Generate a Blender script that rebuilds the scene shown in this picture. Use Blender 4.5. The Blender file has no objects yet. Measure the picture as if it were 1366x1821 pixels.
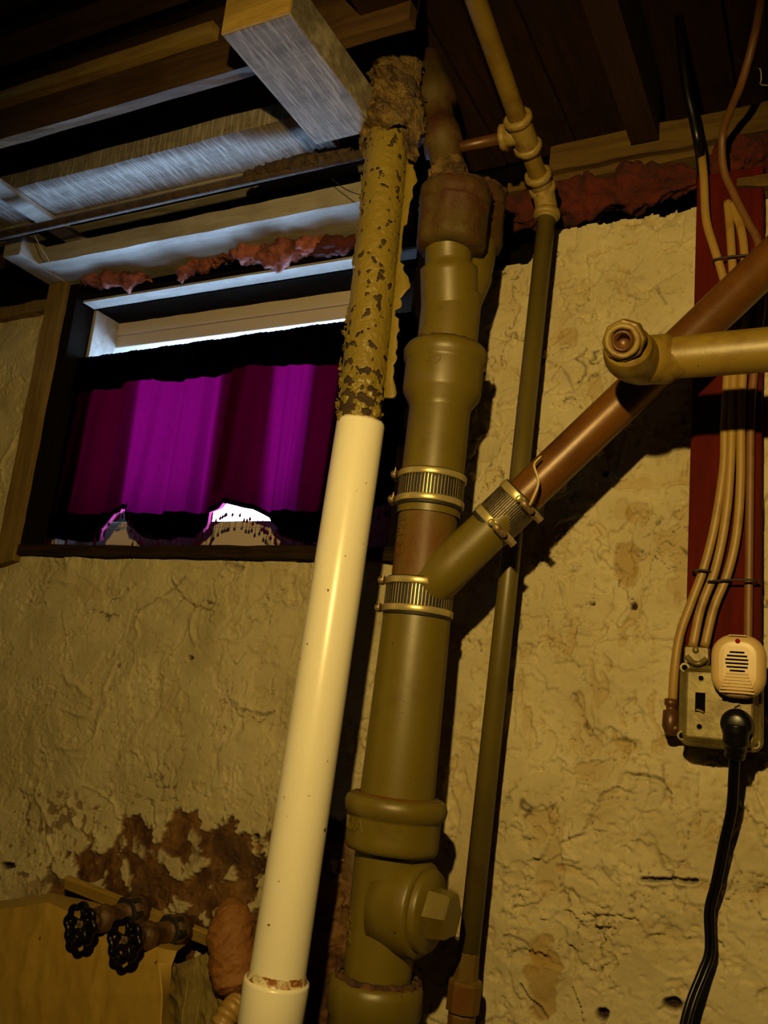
import bpy, math, random
import numpy as np
from mathutils import Vector, Matrix

# ------------------------------------------------------------------ camera geometry (image taken as 1366 x 1821)
EYE = 1.5                       # lens height above the floor; the lens stands at x=0, y=0; the wall is the plane y=1.3
CX, CY = 683.0, 910.5
def _basis():
    H = np.array([-2370, 950.]); V = np.array([1402, -6108.])
    c = np.array([CX, CY]); f = (-((H-c) @ (V-c)))**.5
    x = -np.array([H[0]-CX, H[1]-CY, f]); x /= np.linalg.norm(x)
    z = np.array([V[0]-CX, V[1]-CY, f]); z /= np.linalg.norm(z)
    z = z-(z @ x)*x; z /= np.linalg.norm(z)
    y = np.cross(z, x)
    if y[2] < 0: y = -y
    return f, x, y, z
FPX, BX, BY, BZ = _basis()
def ray(u, v):
    d = np.array([u-CX, v-CY, FPX]); return np.array([d @ BX, d @ BY, d @ BZ])
def P(u, v, Y):                 # point at distance Y towards the wall seen at pixel u, v
    r = ray(u, v)*(Y/ray(u, v)[1]); return Vector((r[0], r[1], r[2]+EYE))
def Pz(u, v, Z):                # point at height Z above the lens
    r = ray(u, v)*(Z/ray(u, v)[2]); return Vector((r[0], r[1], r[2]+EYE))
def Yx(u, v, x): r = ray(u, v); return x*r[1]/r[0]
def R(w, u, v, Y): return w/2/FPX*(Y*FPX/ray(u, v)[1])      # radius of a round thing w px wide

sc = bpy.context.scene
col = sc.collection
cd = bpy.data.cameras.new('camera'); cam = bpy.data.objects.new('camera', cd); col.objects.link(cam)
cd.sensor_width = 36; cd.sensor_fit = 'AUTO'; cd.lens = FPX*36/1821; cd.clip_start = 0.02
m = Matrix(((BX[0], -BX[1], -BX[2], 0), (BY[0], -BY[1], -BY[2], 0), (BZ[0], -BZ[1], -BZ[2], EYE), (0, 0, 0, 1)))
cam.matrix_world = m
sc.camera = cam

# ------------------------------------------------------------------ light and exposure
sc.view_settings.view_transform = 'Standard'; sc.view_settings.look = 'None'
sc.view_settings.exposure = 0.0; sc.view_settings.gamma = 1.0; sc.view_settings.use_curve_mapping = False
w = bpy.data.worlds.new('sky'); sc.world = w; w.use_nodes = True
bg = w.node_tree.nodes['Background']
bg.inputs[0].default_value = (0.38, 0.60, 1.0, 1); bg.inputs[1].default_value = 52.0      # pale overcast daylight over snow-bright ground
sc.cycles.use_denoising = True
sc.cycles.max_bounces = 8; sc.cycles.sample_clamp_indirect = 4.0

LAMP = Vector((-0.14, 0.0, EYE+0.41))
ld = bpy.data.lights.new('clamp_lamp_bulb', 'SPOT'); lo = bpy.data.objects.new('clamp_lamp_bulb', ld); col.objects.link(lo)
ld.energy = 52; ld.color = (1.0, 0.68, 0.20); ld.shadow_soft_size = 0.014
ld.spot_size = math.radians(100); ld.spot_blend = 0.6
lo.location = LAMP
lo.rotation_euler = Vector((-0.36, 1.0, -0.24)).to_track_quat('-Z', 'Y').to_euler()
# daylight portal in the window opening (guides the sky light, emits nothing itself)
pd = bpy.data.lights.new('window_portal', 'AREA'); pd.shape = 'RECTANGLE'; po = bpy.data.objects.new('window_portal', pd); col.objects.link(po)
pd.cycles.is_portal = True

# ------------------------------------------------------------------ numpy noise
_rng = np.random.RandomState(7)
_perm = _rng.permutation(512)
_g = _rng.randn(512, 2); _g /= np.linalg.norm(_g, axis=1)[:, None]
def perlin(x, y, seed=0):
    x = np.asarray(x, float)+seed*17.31; y = np.asarray(y, float)-seed*9.17
    xi = np.floor(x).astype(int); yi = np.floor(y).astype(int); xf = x-xi; yf = y-yi
    u = xf*xf*xf*(xf*(xf*6-15)+10); v = yf*yf*yf*(yf*(yf*6-15)+10)
    def gr(a, b, dx, dy):
        i = _perm[(_perm[(a+seed*3) & 511]+b) & 511]; g = _g[i]; return g[..., 0]*dx+g[..., 1]*dy
    a = gr(xi, yi, xf, yf); b = gr(xi+1, yi, xf-1, yf); c = gr(xi, yi+1, xf, yf-1); d = gr(xi+1, yi+1, xf-1, yf-1)
    return ((a+(b-a)*u)+((c+(d-c)*u)-(a+(b-a)*u))*v)*1.5
def fbm(x, y, s, o=4, seed=0):
    t = 0; a = 1; n = 0
    for k in range(o):
        t = t+a*perlin(np.asarray(x)/s*2**k, np.asarray(y)/s*2**k, seed+k); n += a; a *= .5
    return t/n
def sst(e0, e1, x):
    t = np.clip((x-e0)/(e1-e0), 0, 1); return t*t*(3-2*t)

# ------------------------------------------------------------------ materials
def mat(name, rough=.6, metal=0., spec=.5):
    mt = bpy.data.materials.new(name); mt.use_nodes = True
    nt = mt.node_tree; b = nt.nodes['Principled BSDF']
    b.inputs['Roughness'].default_value = rough; b.inputs['Metallic'].default_value = metal
    b.inputs['Specular IOR Level'].default_value = spec
    return mt, nt, b
def noise(nt, scale, detail=5, rough=.6, vec=None, dist=0.):
    n = nt.nodes.new('ShaderNodeTexNoise'); n.inputs['Scale'].default_value = scale
    n.inputs['Detail'].default_value = detail; n.inputs['Roughness'].default_value = rough; n.inputs['Distortion'].default_value = dist
    if vec is None:
        tc = nt.nodes.new('ShaderNodeTexCoord'); vec = tc.outputs['Object']
    nt.links.new(vec, n.inputs['Vector']); return n.outputs['Fac']
def ramp(nt, fac, stops):
    r = nt.nodes.new('ShaderNodeValToRGB'); e = r.color_ramp.elements
    while len(e) < len(stops): e.new(.5)
    for k, (p, c) in enumerate(stops): e[k].position = p; e[k].color = (*c, 1) if len(c) == 3 else c
    nt.links.new(fac, r.inputs[0]); return r.outputs[0]
def mix(nt, fac, a, b, mode='MIX'):
    n = nt.nodes.new('ShaderNodeMix'); n.data_type = 'RGBA'; n.blend_type = mode
    for s, v in ((n.inputs[0], fac), (n.inputs[6], a), (n.inputs[7], b)):
        if isinstance(v, (int, float)): s.default_value = v
        elif isinstance(v, tuple): s.default_value = (*v, 1)
        else: nt.links.new(v, s)
    return n.outputs[2]
def bump(nt, b, h, strength=.3, dist=.002):
    n = nt.nodes.new('ShaderNodeBump'); n.inputs['Strength'].default_value = strength; n.inputs['Distance'].default_value = dist
    nt.links.new(h, n.inputs['Height']); nt.links.new(n.outputs[0], b.inputs['Normal'])
W0, W1 = (0, 0, 0), (1, 1, 1)
def paint(name, base, dirt, lo=.55, hi=.7, scale=25, rough=.5, bmp=.3, bdist=.001, specks=None, metal=0., vary=.25, spec=.5):
    mt, nt, b = mat(name, rough, metal, spec)
    c = mix(nt, ramp(nt, noise(nt, scale*.35, 4), [(.3, W0), (.7, W1)]), tuple(v*(1-vary) for v in base), base)
    c = mix(nt, ramp(nt, noise(nt, scale, 8, .65), [(lo, W0), (hi, W1)]), c, dirt)
    if specks:
        c = mix(nt, ramp(nt, noise(nt, specks[1], 2, .5), [(specks[2], W0), (specks[2]+.03, W1)]), c, specks[0])
    nt.links.new(c, b.inputs['Base Color'])
    bump(nt, b, noise(nt, scale*6, 6, .6), bmp, bdist)
    return mt
def wood(name, base, dark, along=(1, 12, 12), scale=6, rough=.75, saw=0., spec=.3):
    mt, nt, b = mat(name, rough, 0, spec)
    tc = nt.nodes.new('ShaderNodeTexCoord'); mp = nt.nodes.new('ShaderNodeMapping'); mp.inputs['Scale'].default_value = along
    nt.links.new(tc.outputs['Object'], mp.inputs[0])
    g = noise(nt, scale, 8, .7, mp.outputs[0], .4)
    c = mix(nt, ramp(nt, g, [(.35, W0), (.65, W1)]), dark, base)
    c = mix(nt, ramp(nt, noise(nt, 9, 5), [(.55, W0), (.75, W1)]), c, dark)
    nt.links.new(c, b.inputs['Base Color'])
    if saw:
        mp2 = nt.nodes.new('ShaderNodeMapping'); mp2.inputs['Scale'].default_value = (70, 5, 5); mp2.inputs['Rotation'].default_value = (0, 0, saw)
        nt.links.new(tc.outputs['Object'], mp2.inputs[0])
        s = noise(nt, 4, 4, .6, mp2.outputs[0])
        c2 = mix(nt, ramp(nt, s, [(.48, W0), (.62, W1)]), c, tuple(min(1, v*1.5) for v in base)); nt.links.new(c2, b.inputs['Base Color'])
        bump(nt, b, s, .8, .002)
    else: bump(nt, b, g, .4, .002)
    return mt
M = {}
# plaster: colour comes from peeled layers, stains and a coloured-in pipe shadow (attribute channels), relief from the mesh
mt, nt, b = mat('plaster', .75, 0, .25)
at = nt.nodes.new('ShaderNodeAttribute'); at.attribute_name = 'wear_shade'
sp = nt.nodes.new('ShaderNodeSeparateColor'); nt.links.new(at.outputs['Color'], sp.inputs[0])
c = mix(nt, ramp(nt, noise(nt, 7, 6, .6), [(.35, W0), (.65, W1)]), (.40, .335, .19), (.50, .43, .26))
c = mix(nt, ramp(nt, noise(nt, 60, 6, .7), [(.56, W0), (.72, W1)]), c, (.32, .235, .09))
c = mix(nt, sp.outputs[0], c, (.30, .195, .055))                                  # older ochre coat
c = mix(nt, sp.outputs[1], c, mix(nt, ramp(nt, noise(nt, 22, 7, .7), [(.4, W0), (.65, W1)]), (.060, .024, .008), (.20, .10, .030)))   # bare brown ground, and the shadow strip beside the white pipe
c = mix(nt, sp.outputs[2], c, (.03, .015, .008))                                # near-black in cracks, holes and part of the bare ground
nt.links.new(c, b.inputs['Base Color'])
bump(nt, b, noise(nt, 260, 8, .7), .45, .0012); M['plaster'] = mt

M['pvc'] = paint('white_pvc', (.86, .80, .64), (.30, .15, .03), .70, .84, 14, .28, .05, .0004, ((.16, .08, .02), 95, .735), vary=.07)
M['pvc_stain'] = paint('stained_pvc', (.80, .70, .48), (.26, .09, .01), .46, .58, 75, .35, .2, .0006)
M['olive'] = paint('olive_painted_iron', (.130, .094, .007), (.070, .036, .005), .55, .85, 9, .42, .25, .0008, ((.05, .02, .006), 120, .74), vary=.2)
M['upper_rust'] = paint('aged_rusty_olive_iron', (.075, .048, .010), (.055, .018, .006), .44, .6, 14, .6, .8, .002, ((.02, .010, .004), 90, .72), spec=.25)
M['olive_rust'] = paint('rust_bled_olive_paint', (.125, .085, .012), (.105, .040, .006), .42, .62, 9, .5, .5, .0012, ((.02, .010, .004), 90, .72), spec=.3)
M['rust'] = paint('crusted_rust', (.12, .045, .012), (.03, .012, .006), .45, .6, 60, .85, 1., .003)
M['smallpipe'] = paint('olive_painted_steel', (.11, .080, .012), (.07, .038, .008), .6, .8, 20, .42, .25, .0008)
M['galv'] = paint('dulled_galvanised_fitting', (.25, .175, .04), (.13, .06, .015), .5, .68, 40, .5, .4, .001)
M['copper'] = paint('brown_copper', (.135, .052, .006), (.060, .020, .004), .46, .7, 9, .36, .3, .0008, ((.30, .18, .06), 60, .755), metal=.1, spec=.4)
M['copper_dark'] = paint('dark_brown_copper', (.10, .04, .01), (.05, .018, .006), .5, .7, 12, .4, .3, .001, metal=.2)
M['brasspipe'] = paint('ochre_painted_drain_pipe', (.20, .13, .016), (.085, .034, .006), .48, .72, 14, .42, .3, .001, ((.04, .015, .005), 80, .74))
M['under'] = paint('dark_peeled_pipe', (.055, .03, .010), (.02, .010, .005), .45, .6, 50, .8, .8, .002)
M['flake'] = paint('flaking_ochre_paint', (.23, .165, .022), (.13, .075, .012), .58, .75, 18, .42, .35, .001)
M['wrap'] = paint('crumpled_pipe_wrap', (.20, .125, .03), (.035, .016, .006), .40, .60, 30, .5, 1., .004)
M['steel'] = paint('bright_clamp_band', (.62, .50, .22), (.20, .11, .03), .60, .74, 40, .33, .2, .0005, metal=.6)
M['steel_dull'] = paint('dull_clamp_screw', (.34, .25, .13), (.08, .035, .015), .5, .65, 70, .45, .5, .001, metal=.6)
M['rubber'] = paint('black_rubber', (.012, .010, .008), (.02, .012, .006), .6, .8, 30, .6, .2, .0006)
M['joint_wood'] = wood('old_brown_joist_wood', (.120, .066, .020), (.060, .028, .009))
M['blue_wood'] = wood('rough_sawn_board', (.25, .22, .18), (.13, .105, .08), (1, 8, 8), 7, .7, .55)
M['white_wood'] = wood('whitewashed_board', (.36, .33, .28), (.22, .19, .15), (1, 6, 6), 5)
M['new_wood'] = wood('pale_strip_wood', (.58, .40, .10), (.38, .23, .05))
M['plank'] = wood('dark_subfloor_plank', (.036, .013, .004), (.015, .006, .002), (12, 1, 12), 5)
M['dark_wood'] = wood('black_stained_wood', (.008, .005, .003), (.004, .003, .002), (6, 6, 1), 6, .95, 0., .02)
M['sill_wood'] = wood('weathered_dark_sill_wood', (.032, .017, .008), (.008, .005, .003), (1, 14, 14), 8, .85, 0., .1)
M['casing_wood'] = wood('yellowed_casing_wood', (.21, .14, .035), (.12, .07, .018), (12, 12, 1), 5)
M['plate_wood'] = wood('sill_plate_wood', (.14, .085, .015), (.07, .035, .008), (1, 10, 10), 5)
M['red_board'] = wood('dark_red_board', (.088, .006, .003), (.050, .004, .002), (12, 12, 1), 4, .8, 0., .08)
M['vinyl'] = paint('white_vinyl', (.52, .44, .36), (.36, .29, .20), .68, .85, 10, .4, .1, .0004, vary=.08)
M['steel_box'] = paint('galvanised_sheet', (.22, .18, .060), (.11, .075, .022), .42, .60, 30, .42, .3, .0008, metal=.3)
M['repeller'] = paint('beige_plastic', (.50, .345, .145), (.38, .24, .09), .7, .85, 8, .38, .05, .0003, vary=.05)
M['dark'] = paint('black_void', (.003, .002, .0015), (.005, .003, .002), rough=.9, spec=.05)
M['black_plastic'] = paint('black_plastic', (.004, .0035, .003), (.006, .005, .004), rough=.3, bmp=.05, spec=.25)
M['cable'] = paint('yellowed_cable_sheath', (.32, .19, .04), (.19, .095, .018), .58, .75, 30, .45, .15, .0006, ((.06, .03, .01), 160, .74))
M['cable_brown'] = paint('brown_cable_sheath', (.17, .07, .015), (.10, .035, .008), .55, .7, 30, .5, .15, .0006)
M['led'] = paint('red_indicator_lens', (.30, .006, .008), (.25, .005, .006), rough=.2, bmp=0)
M['insul'] = paint('pink_glass_wool', (.36, .105, .075), (.08, .018, .010), .42, .64, 22, .95, 1., .006)
M['insul_red'] = paint('rust_pink_glass_wool', (.12, .012, .004), (.045, .006, .003), .40, .62, 22, .95, 1., .006)
M['tarp'] = paint('ochre_drape', (.40, .255, .04), (.25, .14, .02), .48, .75, 5, .5, .3, .0015, ((.10, .05, .01), 60, .745))
M['tarp2'] = paint('olive_cloth', (.20, .145, .035), (.10, .06, .015), .5, .7, 14, .7, .5, .002)
M['orange'] = paint('orange_crumpled_paper', (.24, .095, .015), (.15, .055, .010), .5, .7, 16, .7, .5, .002)
M['valve'] = paint('corroded_brass', (.13, .065, .022), (.04, .02, .01), .48, .62, 50, .5, .6, .0015, metal=.3)
M['lath'] = wood('yellow_lath', (.32, .21, .04), (.20, .12, .02), (1, 8, 8), 6)
M['thread'] = paint('grey_thread', (.5, .45, .38), (.4, .35, .3), rough=.8)
M['tie'] = paint('pale_plastic_tie', (.56, .46, .22), (.4, .3, .12), rough=.4)

M['shell'] = paint('dim_basement_shell', (.16, .12, .07), (.10, .07, .04), rough=.9)
def fabric(name, trans, diff, k):
    mt = bpy.data.materials.new(name); mt.use_nodes = True; nt = mt.node_tree; nt.nodes.clear()
    o = nt.nodes.new('ShaderNodeOutputMaterial'); d = nt.nodes.new('ShaderNodeBsdfDiffuse'); t = nt.nodes.new('ShaderNodeBsdfTranslucent'); mx = nt.nodes.new('ShaderNodeMixShader')
    tc = nt.nodes.new('ShaderNodeTexCoord'); mp = nt.nodes.new('ShaderNodeMapping'); mp.inputs['Scale'].default_value = (60, 1, 12); nt.links.new(tc.outputs['Object'], mp.inputs[0])
    n = noise(nt, 6, 5, .6, mp.outputs[0]); c = mix(nt, ramp(nt, n, [(.3, W0), (.7, W1)]), tuple(v*.75 for v in trans), trans)
    nt.links.new(c, t.inputs[0]); d.inputs[0].default_value = (*diff, 1); mx.inputs[0].default_value = k
    nt.links.new(d.outputs[0], mx.inputs[1]); nt.links.new(t.outputs[0], mx.inputs[2]); nt.links.new(mx.outputs[0], o.inputs[0]); return mt
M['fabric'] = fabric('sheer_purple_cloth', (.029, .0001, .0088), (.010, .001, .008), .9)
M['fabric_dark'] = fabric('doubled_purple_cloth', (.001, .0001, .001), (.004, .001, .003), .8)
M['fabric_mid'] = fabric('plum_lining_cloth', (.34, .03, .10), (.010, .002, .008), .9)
M['bead'] = fabric('magenta_glass_bead', (.05, .0006, .012), (.10, .004, .04), .6)
mt = bpy.data.materials.new('window_glass'); mt.use_nodes = True; nt = mt.node_tree; nt.nodes.clear()
o_ = nt.nodes.new('ShaderNodeOutputMaterial'); t_ = nt.nodes.new('ShaderNodeBsdfTransparent'); g_ = nt.nodes.new('ShaderNodeBsdfGlossy'); mx_ = nt.nodes.new('ShaderNodeMixShader'); fr_ = nt.nodes.new('ShaderNodeFresnel')
fr_.inputs[0].default_value = 1.45; g_.inputs['Roughness'].default_value = .02; t_.inputs[0].default_value = (.93, .95, .95, 1)
nt.links.new(fr_.outputs[0], mx_.inputs[0]); nt.links.new(t_.outputs[0], mx_.inputs[1]); nt.links.new(g_.outputs[0], mx_.inputs[2]); nt.links.new(mx_.outputs[0], o_.inputs[0]); M['glass'] = mt

# ------------------------------------------------------------------ mesh helpers (all geometry in world coordinates; parts hang on an Empty at the thing's base)
class G:
    def __init__(s): s.v = []; s.f = []
    def add(s, v, f):
        n = len(s.v); s.v += [tuple(p) for p in v]; s.f += [tuple(i+n for i in q) for q in f]; return s
def empty(name, loc): o = bpy.data.objects.new(name, None); o.empty_display_size = .05; o.location = loc; col.objects.link(o); return o
def tag(o, label=None, cat=None, group=None, kind=None):
    for k, v in (('label', label), ('category', cat), ('group', group), ('kind', kind)):
        if v: o[k] = v
    return o
def wloc(o):
    t = Vector(o.location)
    while o.parent: o = o.parent; t = t+Vector(o.location)
    return t
def obj(name, g, material, parent=None, smooth=True, origin=None, bevel=0, solid=0):
    v = np.array(g.v, float)
    org = Vector(origin) if origin is not None else Vector((v.min(0)+v.max(0))/2)
    me = bpy.data.meshes.new(name); me.from_pydata((v-np.array(org)).tolist(), [], g.f); me.materials.append(M[material])
    me.polygons.foreach_set('use_smooth', [smooth]*len(me.polygons)); me.update()
    o = bpy.data.objects.new(name, me); col.objects.link(o)
    if parent: o.parent = parent; o.location = org-wloc(parent)
    else: o.location = org
    if solid: md = o.modifiers.new('solid', 'SOLIDIFY'); md.thickness = solid; md.offset = 0
    if bevel: md = o.modifiers.new('bevel', 'BEVEL'); md.width = bevel; md.segments = 2; md.limit_method = 'ANGLE'; md.angle_limit = .7
    if smooth and bevel == 0:
        me.shade_smooth() if False else None
    return o
def frame(a):
    a = Vector(a).normalized(); h = Vector((0, 0, 1)) if abs(a.z) < .9 else Vector((0, 1, 0))
    e1 = h.cross(a).normalized(); return a, e1, a.cross(e1)
def lathe(base, axis, prof, seg=48, g=None, jit=None, a0=0, a1=None, nz=0., nsc=.02, seed=1):
    """prof = [(distance along axis, radius)]; closes a full turn unless a1 is given; nz adds lumpy relief"""
    g = g or G(); a, e1, e2 = frame(axis); base = Vector(base); full = a1 is None
    n = seg if full else seg+1; vs = []; rnd = random.Random(seed)
    for t, r in prof:
        for k in range(n):
            th = 2*math.pi*k/seg if full else a0+(a1-a0)*k/seg
            rr = r
            if nz and r > 1e-5: rr = r+nz*float(perlin(math.cos(th)*r/nsc+7, math.sin(th)*r/nsc+t/nsc+3, seed))
            vs.append(base+a*t+e1*math.cos(th)*rr+e2*math.sin(th)*rr)
    fs = []
    for i in range(len(prof)-1):
        for k in range(seg):
            k2 = (k+1) % n if full else k+1
            fs.append((i*n+k, i*n+k2, (i+1)*n+k2, (i+1)*n+k))
    return g.add(vs, fs)
def tube(path, rad, seg=16, g=None, cap=True, flat=1.0):
    g = g or G(); pts = [Vector(p) for p in path]; n = len(pts); rad = [rad]*n if isinstance(rad, (int, float)) else rad
    tan = [(pts[min(i+1, n-1)]-pts[max(i-1, 0)]).normalized() for i in range(n)]
    _, e1, _ = frame(tan[0]); vs = []
    for i in range(n):
        e1 = (e1-tan[i]*e1.dot(tan[i])).normalized(); e2 = tan[i].cross(e1)
        for k in range(seg):
            th = 2*math.pi*k/seg; vs.append(pts[i]+e1*math.cos(th)*rad[i]+e2*math.sin(th)*rad[i]*flat)
    fs = [(i*seg+k, i*seg+(k+1) % seg, (i+1)*seg+(k+1) % seg, (i+1)*seg+k) for i in range(n-1) for k in range(seg)]
    if cap: fs += [tuple(range(seg))[::-1], tuple((n-1)*seg+k for k in range(seg))]
    return g.add(vs, fs)
def smooth_path(pts, k=8):
    pts = [Vector(p) for p in pts]; q = [pts[0]*2-pts[1]]+pts+[pts[-1]*2-pts[-2]]; out = []
    for i in range(1, len(q)-2):
        for j in range(k):
            t = j/k; a, b_, c_, d_ = q[i-1], q[i], q[i+1], q[i+2]
            out.append(.5*((2*b_)+(c_-a)*t+(2*a-5*b_+4*c_-d_)*t*t+(3*b_-a-3*c_+d_)*t**3))
    out.append(pts[-1]); return out
def box(x0, x1, y0, y1, z0, z1, g=None):
    g = g or G(); v = [(x, y, z) for z in (z0, z1) for y in (y0, y1) for x in (x0, x1)]
    return g.add(v, [(0, 2, 3, 1), (4, 5, 7, 6), (0, 1, 5, 4), (2, 6, 7, 3), (0, 4, 6, 2), (1, 3, 7, 5)])
def obox(p, q, wdt, hgt, up=(0, 0, 1), g=None, off=(0, 0)):
    """a board from p to q, wdt sideways, hgt along up"""
    g = g or G(); p = Vector(p); q = Vector(q); a = (q-p).normalized(); s = a.cross(Vector(up)).normalized(); u = s.cross(a)
    v = []
    for e in (p, q):
        for i, j in ((-1, -1), (1, -1), (1, 1), (-1, 1)): v.append(e+s*(i*wdt/2+off[0])+u*(j*hgt/2+off[1]))
    return g.add(v, [(0, 1, 2, 3), (7, 6, 5, 4), (0, 4, 5, 1), (1, 5, 6, 2), (2, 6, 7, 3), (3, 7, 4, 0)])
def rough_board(x0, x1, y0, y1, z0, z1, nx=60, amp=.0025, seed=3):
    """a board along x whose arrises waver like old sawn timber"""
    g = G(); vs = []
    for i in range(nx+1):
        x = x0+(x1-x0)*i/nx
        for j, (yy, zz) in enumerate(((y0, z0), ((y0+y1)/2, z0), (y1, z0), (y1, z1), ((y0+y1)/2, z1), (y0, z1))):
            d = float(fbm(x*1., j*3.3, .11, 3, seed)); e = float(fbm(x, j*5.1, .09, 3, seed+4))
            vs.append((x, yy+d*amp*(0 if j in (1, 4) else 1), zz+e*amp))
    fs = [(i*6+k, (i+1)*6+k, (i+1)*6+(k+1) % 6, i*6+(k+1) % 6) for i in range(nx) for k in range(6)]+[tuple(range(6)), tuple(nx*6+k for k in range(6))[::-1]]
    return g.add(vs, fs)
def text_verts(s, size, ext):
    cu = bpy.data.curves.new('lettering_source', 'FONT'); cu.body = s; cu.size = size; cu.extrude = ext; cu.bevel_depth = ext*.4; cu.resolution_u = 3
    cu.align_x = 'CENTER'; cu.align_y = 'CENTER'; o = bpy.data.objects.new('lettering_source', cu); col.objects.link(o)
    dg = bpy.context.evaluated_depsgraph_get(); dg.update(); me = bpy.data.meshes.new_from_object(o.evaluated_get(dg))
    v = [tuple(p.co) for p in me.vertices]; f = [tuple(p.vertices) for p in me.polygons]
    bpy.data.objects.remove(o); bpy.data.curves.remove(cu); bpy.data.meshes.remove(me); return v, f
def ring_text(s, size, ext, centre, rad, az, rot, name, material, parent, up=Vector((0, 0, 1))):
    """lettering wrapped on a vertical cylinder; az = direction (angle) it faces, rot = turn of the word in its plane"""
    v, f = text_verts(s, size, ext); g = G(); out = []
    for x, y, z in v:
        X = x*math.cos(rot)-y*math.sin(rot); Y = x*math.sin(rot)+y*math.cos(rot); th = az+X/rad; r = rad+z
        out.append(Vector(centre)+Vector((math.cos(th)*r, math.sin(th)*r, Y)))
    g.add(out, f); return obj(name, g, material, parent, smooth=False)
def sheet(ctrl, nu, nv, amp=0, sc_=.05, seed=0, thick=0):
    """smooth draped surface through a grid of control points, wrinkled by noise"""
    C = np.array([[tuple(p) for p in row] for row in ctrl])
    def interp(A, n):
        m_ = A.shape[0]; t = np.linspace(0, m_-1, n); i = np.clip(t.astype(int), 0, m_-2); f = (t-i)
        f = f*.5+sst(0, 1, f)*.5
        return A[i]*(1-f)[:, None, None]+A[i+1]*f[:, None, None]
    S = interp(C, nv); S = np.swapaxes(interp(np.swapaxes(S, 0, 1), nu), 0, 1)
    if amp:
        rid = 1-np.abs(fbm(S[..., 0]+S[..., 1], S[..., 2]*.6, sc_, 4, seed))*3
        S[..., 1] -= amp*rid; S[..., 2] += amp*.6*fbm(S[..., 0]+5, S[..., 2], sc_*.7, 3, seed+5)
    g = G(); vs = S.reshape(-1, 3).tolist(); g.add(vs, [(j*nu+i, j*nu+i+1, (j+1)*nu+i+1, (j+1)*nu+i) for j in range(nv-1) for i in range(nu-1)]); return g

# ------------------------------------------------------------------ the wall: a lumpy plastered mesh
WY = 1.3
wl = P(97, 700, WY).x                                   # outer side of the window opening at the left
LX = P(106, 640, WY).x; RX = P(718, 900, WY).x; SZ = P(350, 990, WY).z; TZ = P(400, 487, WY).z
TOP = P(1120, 385, WY).z
xs = np.concatenate([np.linspace(-2.7, -2.1, 10)[:-1], np.arange(-2.1, .06, .0023), np.linspace(.06, 1.2, 14)[1:]])
zs = np.concatenate([np.linspace(0, EYE-.60, 12)[:-1], np.arange(EYE-.60, TOP+.012, .0023)])
X, Z = np.meshgrid(xs, zs)
PXc = np.stack([X, np.full_like(X, WY), Z-EYE], -1)
cc = PXc @ np.stack([BX, BY, BZ])                       # -> image right, down, forward
U = CX+FPX*cc[..., 0]/cc[..., 2]; V_ = CY+FPX*cc[..., 1]/cc[..., 2]
left = sst(820, 560, U)                                 # the smoother trowelled half under the window
wx = X+.03*fbm(X, Z, .12, 3, 11); wz = Z+.03*fbm(X, Z, .12, 3, 21)
h = .012*fbm(X, Z, .45, 2, 1)+.0050*fbm(wx, wz, .17, 2, 2)*(1+.4*left)
patch = sst(-.02, .25, fbm(X, Z, .24, 2, 6))
rid = 1-np.abs(fbm(wx*1.0+wz*.7, wz*1.2-wx*.4, .20, 2, 5))*9; h += .0045*np.clip(rid, 0, 1)**2*(.3+.7*left)*patch
fac = fbm(wx*.8-wz*.5, wz+wx*.3, .10, 2, 8); h += .0045*(np.abs(fac))*(.25+.75*left)
wear_shade = np.zeros(X.shape+(3,))
# peeling layers: curling coats of old paint end in small cliffs
for k, (s_, th, dep, wgt) in enumerate([(.085, .16, .0034, 1), (.050, .20, .0026, 1), (.030, .22, .0022, .8), (.16, .18, .0036, 1), (.11, .14, .0028, .3), (.065, .24, .0030, .5)]):
    aniso = 1.5 if k % 2 else .8
    n_ = fbm(wx*aniso, wz/aniso, s_, 5, 30+7*k); zone = sst(-.12, .12, fbm(X, Z, .2, 2, 90+k)+.1*(1-left)); msk = sst(th, th+.008, n_)*zone*(1-.55*left)
    dep *= 1.35; h -= dep*msk; lip = np.exp(-((n_-th+.012)/.018)**2)*sst(.0, .25, fbm(X, Z, .15, 2, 60+k)); h += dep*.9*lip*zone*(1-.5*left)
    wear_shade[..., 0] += wgt*.42*msk*sst(-.05, .3, fbm(X, Z, .3, 2, 80+k))
# hairline cracks
for k, s_ in enumerate((.14, .09)):
    n_ = np.abs(fbm(wx, wz, s_, 4, 100+9*k)); msk = sst(.012, .0, n_)*sst(.05, .22, fbm(X, Z, .16, 2, 120+k)); h -= .0045*msk; wear_shade[..., 2] += .8*msk
rough = sst(.05, .3, fbm(X, Z, .22, 2, 140)); h += .0012*fbm(X, Z, .012, 3, 150)*(.4+rough*(1-.4*left))
h += .0006*fbm(X, Z, .005, 2, 160)
def seg_dist(pts):
    d = np.full(U.shape, 1e9)
    for (a, b_), (c_, d2) in zip(pts[:-1], pts[1:]):
        vx, vy = c_-a, d2-b_; t = np.clip(((U-a)*vx+(V_-b_)*vy)/(vx*vx+vy*vy+1e-9), 0, 1)
        d = np.minimum(d, np.hypot(U-a-t*vx, V_-b_-t*vy))
    return d
wob = 16*fbm(X, Z, .022, 4, 170); U0, V0 = U, V_; U = U0+9*fbm(X, Z, .03, 4, 171); V_ = V0+9*fbm(X, Z, .03, 4, 172)
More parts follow.
